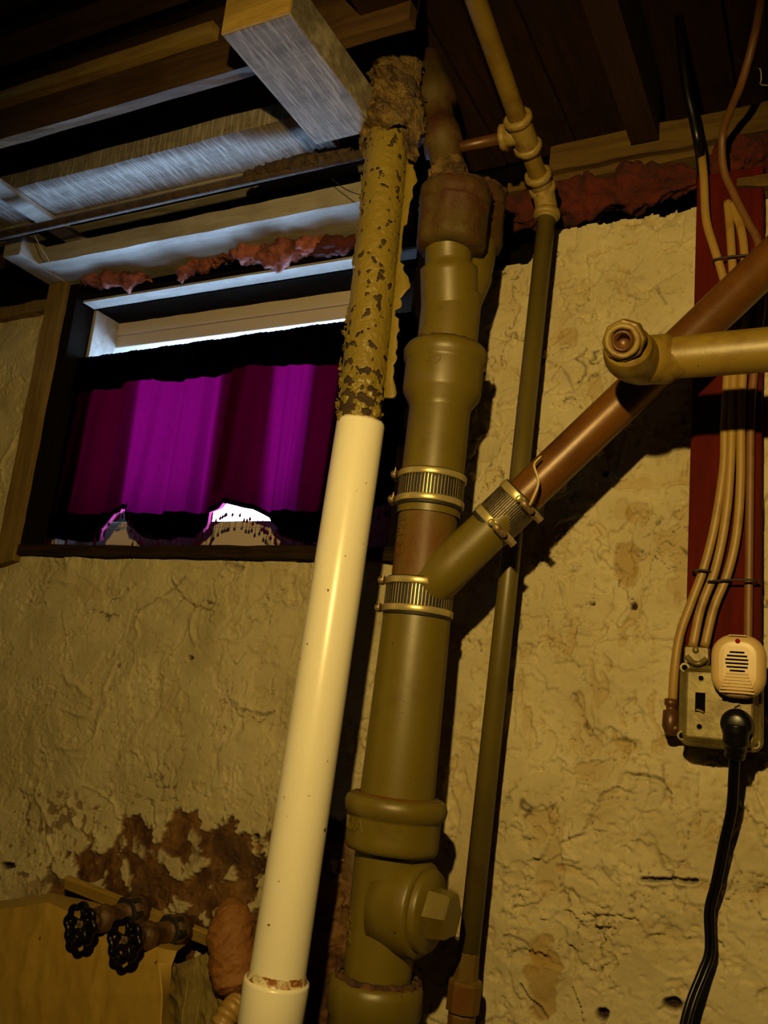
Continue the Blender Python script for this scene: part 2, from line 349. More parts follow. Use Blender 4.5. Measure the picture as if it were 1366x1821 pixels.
for pts, wd, dep, blk in [
    ([(1115, 1372), (1150, 1380), (1180, 1390), (1195, 1410)], 3.5, .006, .9), ([(1175, 1365), (1185, 1395), (1180, 1420)], 2.5, .004, .6),
    ([(1203, 1448), (1225, 1438), (1275, 1445)], 2, .003, .6), ([(1145, 1565), (1165, 1564), (1238, 1566)], 5, .012, 1),
    ([(905, 1660), (925, 1668), (950, 1690)], 3, .004, .6), ([(925, 1752), (945, 1780), (972, 1812)], 3, .006, .8),
    ([(915, 780), (985, 770), (1010, 800)], 2, .002, .3), ([(975, 640), (1000, 655), (1020, 690)], 2.2, .003, .5),
    ([(920, 535), (915, 600)], 2, .002, .3), ([(900, 395), (905, 425), (903, 455)], 5, .006, .7), ([(1172, 510), (1175, 530), (1187, 545)], 3, .005, .6),
    ([(1120, 525), (1140, 535)], 2.5, .003, .5), ([(330, 930), (300, 1100)], 1, .0, 0), ([(395, 1000), (430, 1010)], 4, .004, .4),
    ([(245, 1090), (300, 1050), (330, 1030)], 3, .005, .45), ([(300, 1030), (325, 1065), (365, 1085)], 3, .004, .5), ([(60, 1045), (50, 1070), (80, 1075)], 2.5, .003, .3),
    ([(375, 1030), (380, 1060), (375, 1095)], 2.5, .003, .3), ([(430, 1262), (470, 1272), (490, 1262)], 3, .005, .6), ([(1120, 1690), (1300, 1720)], 2, .0, 0),
    ([(1165, 1520), (1185, 1545), (1220, 1570)], 2.5, .003, .5), ([(1090, 1480), (1140, 1500), (1170, 1520)], 1.8, .002, .25), ([(860, 1500), (880, 1530), (905, 1545)], 3, .004, .5)]:
    if dep == 0: continue
    d = np.maximum(seg_dist(pts)+wob*.12, 0); wd *= .62; msk = np.exp(-(d/wd)**2); h -= dep*msk; wear_shade[..., 2] = np.maximum(wear_shade[..., 2], blk*msk)
    h += dep*.35*np.exp(-((d-wd*2.3)/(wd*1.2))**2)*(V_ > pts[0][1]-30)
U, V_ = U0, V0
for (u0, v0, ru, rv) in [(1195, 1786, 17, 12), (1070, 1806, 11, 12), (1125, 1077, 6, 6), (1050, 1072, 5, 3), (1075, 840, 6, 5), (338, 1170, 6, 4), (452, 1488, 6, 5), (8, 1540, 14, 6)]:
    d = np.hypot((U-u0)/ru, (V_-v0)/rv)+.25*fbm(X, Z, .012, 3, 180); msk = sst(1.15, .8, d); h -= .014*msk; wear_shade[..., 2] = np.maximum(wear_shade[..., 2], msk)
for (u0, v0, ru, rv, s_) in [(1115, 1000, 22, 42, .7), (1135, 910, 22, 16, .5), (965, 1745, 28, 75, .8), (1108, 905, 14, 20, .3), (1010, 600, 16, 16, .5), (1060, 690, 12, 25, .4), (1125, 1330, 14, 14, .3), (830, 1500, 40, 160, .25)]:
    d = np.hypot((U-u0)/ru, (V_-v0)/rv)+.7*fbm(X, Z, .03, 4, 190+int(u0) % 50); msk = sst(1.1, .95, d); h -= .0028*msk; wear_shade[..., 0] += s_*msk
# damp brown ground where the plaster has come away, lower left
d = (V_-(1500-45*sst(100, 260, U)+60*sst(250, 60, U)+10*sst(300, 450, U)))/90+1.15*fbm(X, Z, .075, 5, 200)+.35*fbm(X, Z, .018, 3, 210)
msk = sst(.02, .14, d)*sst(690, 600, U)*sst(-60, 60, U-60+40*fbm(X, Z, .1, 3, 214))
isl = sst(.16, .22, fbm(wx, wz, .045, 4, 220))*sst(.2, .9, d); msk2 = msk*(1-.85*isl)
h -= .007*msk2; wear_shade[..., 1] = np.maximum(wear_shade[..., 1], msk2)
msk3 = sst(.1, .3, fbm(X, Z, .09, 3, 230)+.45*np.exp(-(((U-435)/60)**2+((V_-1515)/50)**2))-.05)*msk2; wear_shade[..., 2] = np.maximum(wear_shade[..., 2], .6*msk3)
spot = sst(.17, .24, fbm(X, Z, .022, 3, 240)+.35*np.exp(-(((U-110)/55)**2+((V_-1455)/40)**2))-.12)*sst(330, 200, U)*sst(1380, 1430, V_); h -= .003*spot; wear_shade[..., 1] = np.maximum(wear_shade[..., 1], .7*spot)
drk = sst(520, 560, U)*sst(660, 625, U)*sst(1520, 1620, V_+60*fbm(X, Z, .05, 4, 250)); wear_shade[..., 1] = np.maximum(wear_shade[..., 1], drk); h += .02*drk*fbm(X, Z, .05, 3, 260)  # brown stain with the white pipe's shadow coloured in beside it
# top edge crumbles; flakes beside the stack at the window corner
ztop = TOP+.006*fbm(X, X*0, .03, 3, 270)-.05*sst(965, 940, U)*sst(700, 760, U)-.008*sst(1000, 960, U)
keep = Z < ztop
inwin = (X > LX) & (X < RX+.004*fbm(Z, Z*0, .02, 3, 280)) & (Z > SZ-.004) & (Z < 9)
keep &= ~inwin
wear_shade = np.clip(wear_shade, 0, 1)
ny, nx_ = X.shape; idx = np.arange(ny*nx_).reshape(ny, nx_)
q = keep[:-1, :-1] & keep[1:, :-1] & keep[:-1, 1:] & keep[1:, 1:]
F4 = np.stack([idx[:-1, :-1], idx[:-1, 1:], idx[1:, 1:], idx[1:, :-1]], -1)[q]
used = np.zeros(ny*nx_, bool); used[F4.ravel()] = True; remap = np.cumsum(used)-1
F4 = remap[F4]; co = np.stack([X, WY-h, Z], -1).reshape(-1, 3)[used]; wr = wear_shade.reshape(-1, 3)[used]
me = bpy.data.meshes.new('wall_back'); me.vertices.add(len(co)); me.vertices.foreach_set('co', co.astype(np.float32).ravel())
me.loops.add(F4.size); me.loops.foreach_set('vertex_index', F4.astype(np.int32).ravel())
me.polygons.add(len(F4)); me.polygons.foreach_set('loop_start', np.arange(0, F4.size, 4, dtype=np.int32)); me.update(calc_edges=True)
me.polygons.foreach_set('use_smooth', np.ones(len(F4), bool))
ca = me.color_attributes.new('wear_shade', 'FLOAT_COLOR', 'POINT'); ca.data.foreach_set('color', np.concatenate([wr, np.ones((len(wr), 1))], 1).astype(np.float32).ravel())
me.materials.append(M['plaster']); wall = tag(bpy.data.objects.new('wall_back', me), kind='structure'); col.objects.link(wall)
def wall_y(x, z): return WY-h[np.abs(zs-z).argmin(), np.abs(xs-x).argmin()]

# ------------------------------------------------------------------ room shell
GY = 1.42                                               # plane of the window frame
frame_top = P(400, 525, GY).z
OUT = 1.62
H0 = EYE+1.06
gb = box(-2.7, 1.2, WY+.035, OUT, 0, SZ-.02); box(-2.7, LX-.035, WY+.035, OUT, SZ-.02, H0+.02, gb); box(RX+.035, 1.2, WY+.035, OUT, SZ-.02, TOP-.01, gb)
obj('foundation_core', gb, 'dark', wall, smooth=False)
obj('rim_joist', box(LX-.035, 1.2, 1.46, OUT, TOP+.0, H0+.02), 'dark', wall, smooth=False)
tag(obj('wall_left', box(-2.75, -2.7, -2.2, OUT, 0, H0), 'shell', smooth=False), kind='structure')
tag(obj('wall_right', box(1.2, 1.25, -2.2, OUT, 0, H0), 'shell', smooth=False), kind='structure')
tag(obj('wall_front', box(-2.75, 1.25, -2.25, -2.2, 0, H0), 'shell', smooth=False), kind='structure')
tag(obj('floor', box(-2.75, 1.25, -2.25, OUT, -.05, 0), 'shell', smooth=False), kind='structure')
ceil = tag(obj('ceiling', box(-2.75, 1.25, -2.25, OUT, H0+.022, H0+.06), 'dark', smooth=False), kind='structure')
rnd = random.Random(4)
x = -2.7; pm = []
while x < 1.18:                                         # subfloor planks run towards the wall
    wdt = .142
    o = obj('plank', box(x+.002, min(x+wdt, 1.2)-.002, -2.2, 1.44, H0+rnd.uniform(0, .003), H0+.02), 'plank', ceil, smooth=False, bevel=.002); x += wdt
JZ = EYE+.93
def ystrip(u, v, zz): return Pz(u, v, zz-EYE).y
# joists and boards that run along the wall (a, b, c, counted away from the lamp)
ya = ystrip(400, 130, JZ); XE = -.52
obj('joist', rough_board(-2.7, XE, ya, ya+.020, JZ, H0, seed=1), 'joint_wood', ceil, smooth=False)
obj('ledger_strip', rough_board(-2.7, -.86, ya-.018, ya-.001, JZ+.065, JZ+.088, seed=2, amp=.002), 'new_wood', ceil, smooth=False)
obj('ledger_strip', rough_board(-2.7, -.86, ya-.10, ya-.05, JZ+.105, H0-.001, seed=5, amp=.002), 'joint_wood', ceil, smooth=False)
yb0, yb1 = ystrip(400, 240, JZ), ystrip(400, 322, JZ)
obj('wide_board', rough_board(-2.7, -.76, yb0, yb1-.012, JZ, JZ+.036, seed=3), 'blue_wood', ceil, smooth=False)
obj('white_batten', rough_board(-2.7, XE-.30, yb1-.010, yb1+.003, JZ-.004, JZ+.030, seed=9, amp=.001), 'white_wood', ceil, smooth=False)
yd = ystrip(400, 352, JZ+.02)
obj('batten', rough_board(-1.75, -.70, yd-.012, yd+.012, JZ+.02, JZ+.05, seed=13), 'white_wood', ceil, smooth=False)
CZ = EYE+.868
yc0, yc1 = ystrip(400, 405, CZ), ystrip(400, 462, CZ)
obj('joist', rough_board(-1.545, -.70, yc0, yc1+.02, CZ, CZ+.040, seed=4), 'white_wood', ceil, smooth=False)
obj('joist', rough_board(-2.69, -1.67, ystrip(60, 440, JZ-.01), ystrip(60, 462, JZ-.01)+.01, JZ-.01, JZ+.08, seed=6), 'joint_wood', ceil, smooth=False)
# boards that run towards the wall: the short cleat with the bright end and the strapping at the left
BZ0 = EYE+.872
e0, e1_ = Pz(395, 64, BZ0-EYE), Pz(512, 18, BZ0-EYE); e2_ = Pz(652, 236, BZ0-EYE)
cl = box(e0.x, e0.x+(e1_.x-e0.x), e0.y, e2_.y, BZ0, BZ0+.056)
obj('cleat', cl, 'blue_wood', ceil, smooth=False, bevel=.0015)
obj('cleat_face', box(e0.x+.0005, e1_.x-.0005, e0.y-.003, e0.y-.0002, BZ0+.0005, BZ0+.0555), 'new_wood', ceil, smooth=False)
s0 = Pz(20, 350, JZ-.012-EYE); s1 = Pz(190, 462, JZ-.012-EYE)
obj('strapping', box(s0.x-.03, s0.x+.018, .55, s1.y+.05, JZ-.012, JZ-.002), 'white_wood', ceil, smooth=False)
s2 = Pz(130, 425, JZ-.005-EYE)
obj('end_block', box(-1.60, -1.548, yc0-.05, yc1+.04, CZ-.001, CZ+.05), 'white_wood', ceil, smooth=False, bevel=.002)
# joists that run towards the wall over the right side, lost in the dark
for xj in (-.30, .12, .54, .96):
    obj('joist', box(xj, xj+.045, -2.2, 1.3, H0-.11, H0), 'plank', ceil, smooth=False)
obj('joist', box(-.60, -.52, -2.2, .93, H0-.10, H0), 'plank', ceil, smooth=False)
# sill plate over the right part of the wall, in two laps
sy = 1.32; za = P(1163, 250, sy).z; zb = P(1163, 292, sy).z
obj('sill_plate', rough_board(-.52, 1.2, sy, sy+.12, zb, za-.028, seed=21, amp=.004), 'plate_wood', ceil, smooth=False)
obj('sill_plate', rough_board(-.44, 1.2, sy-.014, sy+.10, za-.030, za+.02, seed=22, amp=.005), 'plate_wood', ceil, smooth=False)
obj('plaster_shard', rough_board(P(1312, 335, 1.27).x, .4, 1.262, 1.30, P(1340, 338, 1.27).z, P(1340, 318, 1.27).z, seed=25, amp=.01), 'plate_wood', wall, smooth=False)

# ------------------------------------------------------------------ window
win = tag(empty('window_1', ((LX+RX)/2, WY, SZ)), kind='structure')
bw = .030
obj('side_board', box(LX-.002, LX+bw, WY-.012, WY+.045, SZ, TZ+.03), 'dark_wood', win, smooth=False, bevel=.002)
obj('side_board', box(RX-.022, RX+.008, WY-.004, WY+.045, SZ, TOP+.01), 'dark_wood', win, smooth=False, bevel=.002)
obj('sill', rough_board(LX+.0, RX+.005, WY-.018, WY+.125, SZ-.004, SZ+.018, 90, .004, 31), 'sill_wood', win, smooth=False)
hz = P(400, 497, WY).z
obj('header_board', rough_board(LX+bw+.01, RX-.0, WY, WY+.034, hz, hz+.005, 60, .001, 33), 'white_wood', win, smooth=False)
obj('header_board', rough_board(LX+.004, RX+.06, WY-.004, WY+.044, hz+.007, TOP+.02, 60, .002, 35), 'dark_wood', win, smooth=False)
obj('header_board', rough_board(LX+.004, RX+.06, WY+.045, WY+.14, hz+.004, TOP+.05, 60, .003, 34), 'dark_wood', win, smooth=False)
obj('reveal', box(LX+bw-.008, LX+bw+.006, WY+.046, GY, SZ+.015, hz+.01), 'white_wood', win, smooth=False, bevel=.002)
fl = P(168, 575, GY).x; frx = RX+.06
fz0 = P(400, 592, GY).z; fz1 = P(300, 926, GY).z; fzl = P(300, 938, GY).z
fb = SZ+.012
hr = obj('head_rail', box(fl, frx, GY, GY+.06, fz0+.030, frame_top), 'vinyl', win, smooth=False, bevel=.003)
obj('sash_rail', box(fl+.014, frx-.014, GY+.004, GY+.055, fz0, fz0+.0295), 'vinyl', win, smooth=False, bevel=.002)
obj('bottom_rail', box(fl, frx, GY, GY+.06, fb, fzl), 'vinyl', win, smooth=False, bevel=.002)
obj('sash_rail', box(fl+.014, frx-.014, GY+.006, GY+.055, fzl+.001, fz1), 'vinyl', win, smooth=False, bevel=.002)
obj('side_rail', box(fl-.002, fl+.016, GY-.003, GY+.06, fb, frame_top), 'vinyl', win, smooth=False, bevel=.002)
obj('side_rail', box(P(652, 915, GY).x, frx+.002, GY-.003, GY+.06, fb, frame_top), 'vinyl', win, smooth=False, bevel=.002)
obj('pane', box(fl+.014, frx-.014, GY+.030, GY+.034, fz1-.005, fz0+.005), 'glass', win, smooth=False)
po.location = ((fl+frx)/2, GY+.075, (fz0+fz1)/2); pd.size = frx-fl; pd.size_y = fz0-fz1+.04; po.rotation_euler = (math.radians(-90), 0, 0)
# light-tight packing round the frame
gp = box(LX-.03, fl+.004, GY+.002, OUT, SZ-.02, H0); box(frx-.004, RX+.2, GY+.002, OUT, SZ-.02, TOP+.02, gp); box(LX-.03, RX+.2, GY+.002, OUT, frame_top-.004, TOP+.03, gp); box(LX, RX+.2, GY+.002, OUT, SZ-.04, fb+.004, gp)
obj('packing', gp, 'dark', win, smooth=False)
# casing board at the left, its foot broken off
c0 = P(8, 1005, WY-.03); cxr = LX+.003
cg = G(); nz_ = 40; zt = P(108, 490, WY-.02).z
for i in range(nz_+1):
    zz = c0.z+(zt-c0.z)*i/nz_; d = .004*float(fbm(zz, 1.3, .08, 3, 41)); e = .003*float(fbm(zz, 7.7, .06, 3, 42))
    y0 = WY-.026
    cg.v += [(cxr-.052+d, y0, zz), (cxr+e, y0, zz+(.012 if i == 0 else 0)), (cxr+e, WY+.0, zz+(.012 if i == 0 else 0)), (cxr-.052+d, WY+.02, zz)]
cg.f += [(i*4+k, i*4+(k+1) % 4, (i+1)*4+(k+1) % 4, (i+1)*4+k) for i in range(nz_) for k in range(4)]+[(3, 2, 1, 0), tuple(nz_*4+k for k in range(4))]
obj('casing', cg, 'casing_wood', win, smooth=False)
obj('casing_lintel', rough_board(-2.3, LX-.05, WY-.02, WY+.02, P(50, 566, WY).z, P(50, 546, WY).z, 30, .006, 44), 'casing_wood', win, smooth=False)

# ------------------------------------------------------------------ curtain
CYP = WY+.035
cl_, cr_ = P(118, 640, CYP).x, RX-.024
bot = [(30, 945), (90, 955), (150, 964), (172, 957), (184, 940), (195, 914), (206, 904), (238, 905), (242, 936), (262, 956), (300, 963), (350, 948), (385, 915), (412, 898), (442, 904), (480, 930), (512, 956), (560, 968), (610, 965), (645, 925), (668, 902), (690, 888), (730, 880)]
bx = np.array([P(u, v, CYP).x for u, v in bot]); bz = np.array([P(u, v, CYP).z for u, v in bot])
ctz = P(400, 605, CYP).z
NU, NV = 420, 90
def fold(xx):                                            # folds of the cloth along the rod
    return .011*np.sin(xx*62+2*np.sin(xx*9))+.006*np.sin(xx*150+1.3)+.012*fbm(xx, xx*0, .06, 3, 51)
def curtain(u0, u1, v0, v1, dy, name, material, parent, nu=NU, nv=NV, amp=1., hem=None):
    t = np.linspace(0, 1, nu); xx = cl_+(cr_-cl_)*(u0+(u1-u0)*t); bzz = np.interp(xx, bx, bz)
    g = G(); rows = []; ctz0 = globals()['ctz']
    for j in range(nv):
        ctz = ctz0+.012*((xx-cl_)/(cr_-cl_)-.35)
        s = v0+(v1-v0)*j/(nv-1)
        if hem is not None:
            k_ = j/(nv-1); ht = np.maximum(bzz+.010, hem-.0*bzz); zz = ht+(bzz-ht)*k_; s = (zz-ctz)/(bzz-ctz)
        else: zz = ctz+(bzz-ctz)*s+(.0025*np.sin(xx*520)*(1-s)**12 if v0 == 0 else 0)
        top = np.exp(-s*14); yy = CYP+dy+fold(xx+.01*s)*(.35+.65*s)*amp*(1-top*.6)+.0035*np.sin(xx*520)*top
        rows.append(np.stack([xx+.012*s*np.sin(xx*31), yy, zz], -1))
    S = np.array(rows); vs = S.reshape(-1, 3).tolist()
    g.add(vs, [(j*nu+i, j*nu+i+1, (j+1)*nu+i+1, (j+1)*nu+i) for j in range(nv-1) for i in range(nu-1)])
    return obj(name, g, material, parent)
cur = tag(empty('curtain', ((cl_+cr_)/2, CYP, bz.min())), 'sheer purple curtain with scalloped hem hanging in the basement window', 'curtain')
curtain(0, 1, 0, 1, 0, 'panel', 'fabric', cur)
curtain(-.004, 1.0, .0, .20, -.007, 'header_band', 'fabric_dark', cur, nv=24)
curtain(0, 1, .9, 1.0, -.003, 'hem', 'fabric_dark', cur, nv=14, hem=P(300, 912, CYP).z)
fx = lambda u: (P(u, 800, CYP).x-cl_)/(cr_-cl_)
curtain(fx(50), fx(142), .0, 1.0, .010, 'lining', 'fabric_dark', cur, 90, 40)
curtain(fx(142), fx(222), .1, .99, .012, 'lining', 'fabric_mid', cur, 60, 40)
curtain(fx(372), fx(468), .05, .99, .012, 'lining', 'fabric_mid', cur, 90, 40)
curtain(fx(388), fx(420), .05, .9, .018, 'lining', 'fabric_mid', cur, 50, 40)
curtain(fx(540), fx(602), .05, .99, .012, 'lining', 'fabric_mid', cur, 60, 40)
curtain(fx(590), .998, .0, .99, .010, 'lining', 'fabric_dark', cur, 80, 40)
obj('rod', tube([(LX+bw-.01, CYP+.004, ctz-.012), (RX-.02, CYP+.004, ctz-.012)], .005, 12), 'dark_wood', cur)
# bead fringe along the hem
g = G(); rb = random.Random(8)
for k in range(118):
    xx = cl_+(cr_-cl_)*(k+.5)/118; zb_ = float(np.interp(xx, bx, bz)); yb_ = CYP+float(fold(np.array([xx+.01]))[0])
    L = rb.uniform(.010, .020); px_ = xx+rb.uniform(-.002, .002)
    tube([(xx, yb_, zb_+.003), (px_, yb_, zb_-L)], .0005, 5, g)
    for q_ in range(2): lathe((px_, yb_, zb_-L*(.3+.35*q_)), (0, 0, -1), [(0, .0002), (.0012, .0014), (.0024, .0002)], 6, g)
    lathe((px_, yb_, zb_-L), (0, 0, -1), [(0, .0004), (.003, .0016), (.0065, .0027), (.009, .0020), (.0105, .0002)], 7, g)
tag(obj('bead_fringe', g, 'bead', cur), kind='stuff')

# ------------------------------------------------------------------ cast-iron stack
SY = 1.12
sa, sb = P(665, 1790, SY), P(803, 540, SY)
ax = (sb-sa).normalized()
def on(v, Y=SY-.045):                                    # point of the stack's axis level with image row v on its near face
    u = 740
    for _ in range(6):
        t = (P(u, v, Y).z-sa.z)/ax.z; p = sa+ax*t
        c_ = (np.array([p.x, p.y-.045, p.z-EYE])) ; d_ = np.array([c_ @ np.array([BX[0], BY[0], BZ[0]]), c_ @ np.array([BX[1], BY[1], BZ[1]]), c_ @ np.array([BX[2], BY[2], BZ[2]])]); u = CX+FPX*d_[0]/d_[2]
    return t
def seat(t): return sa+ax*t
SR = R(121, 735, 1100, SY)
stack = tag(empty('cast_iron_stack', seat(-1.0)), 'thick olive cast iron soil stack with wide hubs and a hex cleanout plug', 'pipe')
def sl(name, prof, material='olive', **k): return obj(name, lathe(sa, ax, prof, **k), material, stack)
t_bh = on(1752); t_c = on(1515); t_h0 = on(1500); t_h1 = on(1418); t_c0 = on(1092); t_c1 = on(1022); t_w1 = on(893); t_c2 = on(828); t_u0 = on(700); t_u1 = on(600); t_u2 = on(470)
r_low = R(132, 706, 1380, SY); r_up = R(106, 805, 540, SY)
# bottom hub and pipe below
rb_ = R(166, 665, 1790, SY)
sl('bottom_hub', [(t_bh-.55, SR*.98), (t_bh-.16, SR*.98), (t_bh-.13, rb_*.96), (t_bh-.045, rb_*.96), (t_bh-.040, rb_*1.02), (t_bh-.012, rb_*1.02), (t_bh-.004, rb_*.98), (t_bh, rb_*.90), (t_bh-.002, r_low*.9)], seg=64, nz=.0008)
obj('lead_joint', lathe(sa, ax, [(t_bh-.006, rb_*.93), (t_bh+.004, rb_*.90), (t_bh+.006, rb_*.85), (t_bh+.002, r_low*1.0)], 96, nz=.005, nsc=.012), 'rust', stack)
# cleanout tee body
rt = R(128, 690, 1600, SY)
tee = sl('cleanout_tee', [(t_bh-.01, rt*.93), (t_bh+.03, rt*.95), (t_c-.03, rt*1.0), (t_c-.008, rt*1.0), (t_c, rt*1.02)], seg=64, nz=.0006)
# upper hub of the tee
rh = R(178, 705, 1430, SY)
sl('hub', [(t_c-.004, rt*.95), (t_c-.002, rh*.88), (t_c+.004, rh*.925), (t_c+.012, rh*.93), (t_h1-.030, rh*.93), (t_h1-.026, rh*.945), (t_h1-.024, rh*1.0), (t_h1-.012, rh*1.03), (t_h1-.004, rh*1.0), (t_h1, rh*.93), (t_h1-.002, rh*.80)], seg=72, nz=.0005)
obj('lead_joint', lathe(sa, ax, [(t_h1-.006, rh*.93), (t_h1+.001, rh*.88), (t_h1+.002, r_low)], 96, nz=.003, nsc=.012), 'olive_rust', stack)
ring_text('AKLA', .022, .0010, seat((t_c+t_h1)/2-.004), rh*.93, math.radians(-90-38), -.02, 'raised_lettering', 'olive', stack)
ring_text('SXH', .022, .0010, seat(t_bh+.06), rt*.97, math.radians(-90-42), math.pi/2, 'raised_lettering', 'olive', stack)
# boss and plug of the cleanout
ba = Vector((.995, -.03, 0)).normalized(); bc = seat((t_bh*.42+t_c*.58))
rbss = R(168, 755, 1620, SY-.03)
boss = obj('cleanout_boss', lathe(bc, ba, [(-.01, rt*.2), (0, rbss*.96), (.026, rbss*.97), (.036, rbss*1.0), (.052, rbss*1.0), (.056, rbss*.97), (.058, rbss*.86), (.058, .0)], 64, nz=.0006), 'olive', stack)
plug = obj('cleanout_plug', lathe(bc, ba, [(.056, rbss*.86), (.064, rbss*.86), (.068, rbss*.82), (.068, .0)], 48), 'olive', stack)
nut = lathe(bc, ba, [(.064, rbss*.56), (.094, rbss*.50), (.097, rbss*.46), (.097, 0)], 6)
obj('hex_nut', nut, 'olive', plug, smooth=False)
# sloping web beneath the boss
web = tube([bc+ba*.00+Vector((0, -.004, -rbss*.15)), bc+ba*.045+Vector((0, -.004, -rbss*.55))], [rt*.92, rt*.35], 32); obj('tee_web', web, 'olive', stack)
# pipe between tee and lower clamp
sl('pipe_section', [(t_h1-.02, r_low), (t_h1+.01, r_low), (t_c0-.005, SR*1.0), (t_c0+.02, SR*.97)], seg=64, nz=.0005)
# wye
SRw = R(106, 770, 955, SY)
wye = obj('wye', lathe(sa, ax, [(t_c0+.01, SRw*.98), (t_c1, SRw), (t_w1+.02, SRw), (t_w1+.03, SRw*.98)], 64, nz=.0006), 'olive_rust', stack)
bj = seat(on(985)); bdir0 = P(1000, 843, SY-.0)
d0, d1 = P(905, 908, SY), P(1395, 440, SY+.03)
bd = (d1-d0).normalized()
# start of the branch where its line meets the axis
tj = ((bj-d0).dot(bd)); br0 = d0+bd*(sa.x+ax.x*0-d0.x+.028)/bd.x
RB = R(80, 845, 955, SY)
obj('wye_branch', lathe(br0, bd, [(-.03, RB*.3), (0, RB*1.06), (.05, RB*1.02), ((d0-br0).length, RB*.94)], 48, nz=.0005), 'olive', wye)
ring_text('CCH-I', .020, .0011, seat((t_c1+t_w1)/2+.004), SRw, math.radians(-90-28), math.pi/2, 'raised_lettering', 'olive_rust', wye)
sl('pipe_section', [(t_w1-.01, SR*.95), (t_c2, SR*.95), (t_u0-.0, SR*.94), (t_u0+.01, SR*.94)], seg=64, nz=.0005)
# hub below the upper fitting
ru = R(146, 797, 660, SY)
sl('hub', [(t_u0-.012, SR*.94), (t_u0-.004, SR*.97), (t_u0+.012, ru*.93), (t_u0+.018, ru*.955), (t_u1-.030, ru*.955), (t_u1-.026, ru*.96), (t_u1-.022, ru*1.02), (t_u1-.008, ru*1.03), (t_u1-.001, ru*.97), (t_u1, ru*.86), (t_u1-.002, r_up)], seg=72, nz=.0006)
obj('lead_joint', lathe(sa, ax, [(t_u1-.004, ru*.90), (t_u1+.004, ru*.86), (t_u1+.005, r_up*1.03), (t_u1+.001, r_up)], 96, nz=.004, nsc=.010), 'rust', stack)
ring_text('20', .022, .0008, seat((t_u0+t_u1)/2+.006), ru*.955, math.radians(-90+8), -.35, 'raised_lettering', 'olive', stack)
# upper double-legged fitting
pA = seat(t_u1-.01); pB = seat(t_u2-.03)
lhub = P(806, 392, SY-.03); rhub = P(846, 392, SY+.055)
rl = R(80, 800, 450, SY)
obj('fitting_body', tube(smooth_path([pA, seat((t_u1+t_u2)/2), pB]), r_up, 40), 'olive', stack)
obj('fitting_leg', tube(smooth_path([pB-ax*.03, P(798, 470, SY-.02), P(797, 430, SY-.03)]), [r_up*.96]*8+[rl*1.02]*8+[rl], 40), 'olive', stack)
obj('fitting_leg', tube(smooth_path([pB-ax*.035, P(838, 480, SY+.03), P(848, 425, SY+.055)]), [r_up*.8]*8+[rl*.95]*8+[rl*.95], 40), 'olive', stack)
rH = R(128, 805, 390, SY-.03)
for nm, c_, rr_, s_ in (('socket', lhub, rH, 61), ('socket', rhub, rH*.86, 62)):
    so = obj(nm, lathe(c_, (0.0, 0, 1), [(-.052, rl*.9), (-.050, rr_*.90), (-.040, rr_*.96), (-.03, rr_*.96), (.014, rr_*.97), (.016, rr_*1.0), (.018, rr_*.93), (.022, rr_*.93), (.024, rr_*1.0), (.040, rr_*1.0), (.048, rr_*.92), (.05, rr_*.6), (.044, rr_*.4)], 56, nz=.0035, nsc=.02, seed=s_), 'upper_rust', stack)
    obj('socket_rim', lathe(c_, (0, 0, 1), [(.040, rr_*.9), (.050, rr_*.97), (.054, rr_*.8), (.050, rr_*.5)], 80, nz=.005, nsc=.010, seed=s_+3), 'rust', so)
# narrow riser with collars above the left socket
n0 = lhub+Vector((0, 0, .03)); n1 = P(780, 250, SY-.01); n2 = P(768, 155, SY-.02); na = (n2-n0).normalized(); nr = R(56, 778, 300, SY)
ln = (n2-n0).length
obj('riser', lathe(n0, na, [(0, nr*1.05), (ln*.28, nr*1.0), (ln*.45, nr), (ln*.46, nr*1.22), (ln*.62, nr*1.22), (ln*.64, nr), (ln*.82, nr), (ln*.84, nr*1.35), (ln*.98, nr*1.38), (ln*1.02, nr*1.2), (ln*1.25, nr*1.0)], 40, nz=.002, nsc=.015), 'upper_rust', stack)
obj('rust_crust', lathe(n0, na, [(ln*.05, nr*1.05), (ln*.12, nr*1.22), (ln*.20, nr*1.18), (ln*.30, nr*1.05)], 70, nz=.012, nsc=.010, seed=9), 'wrap', stack)
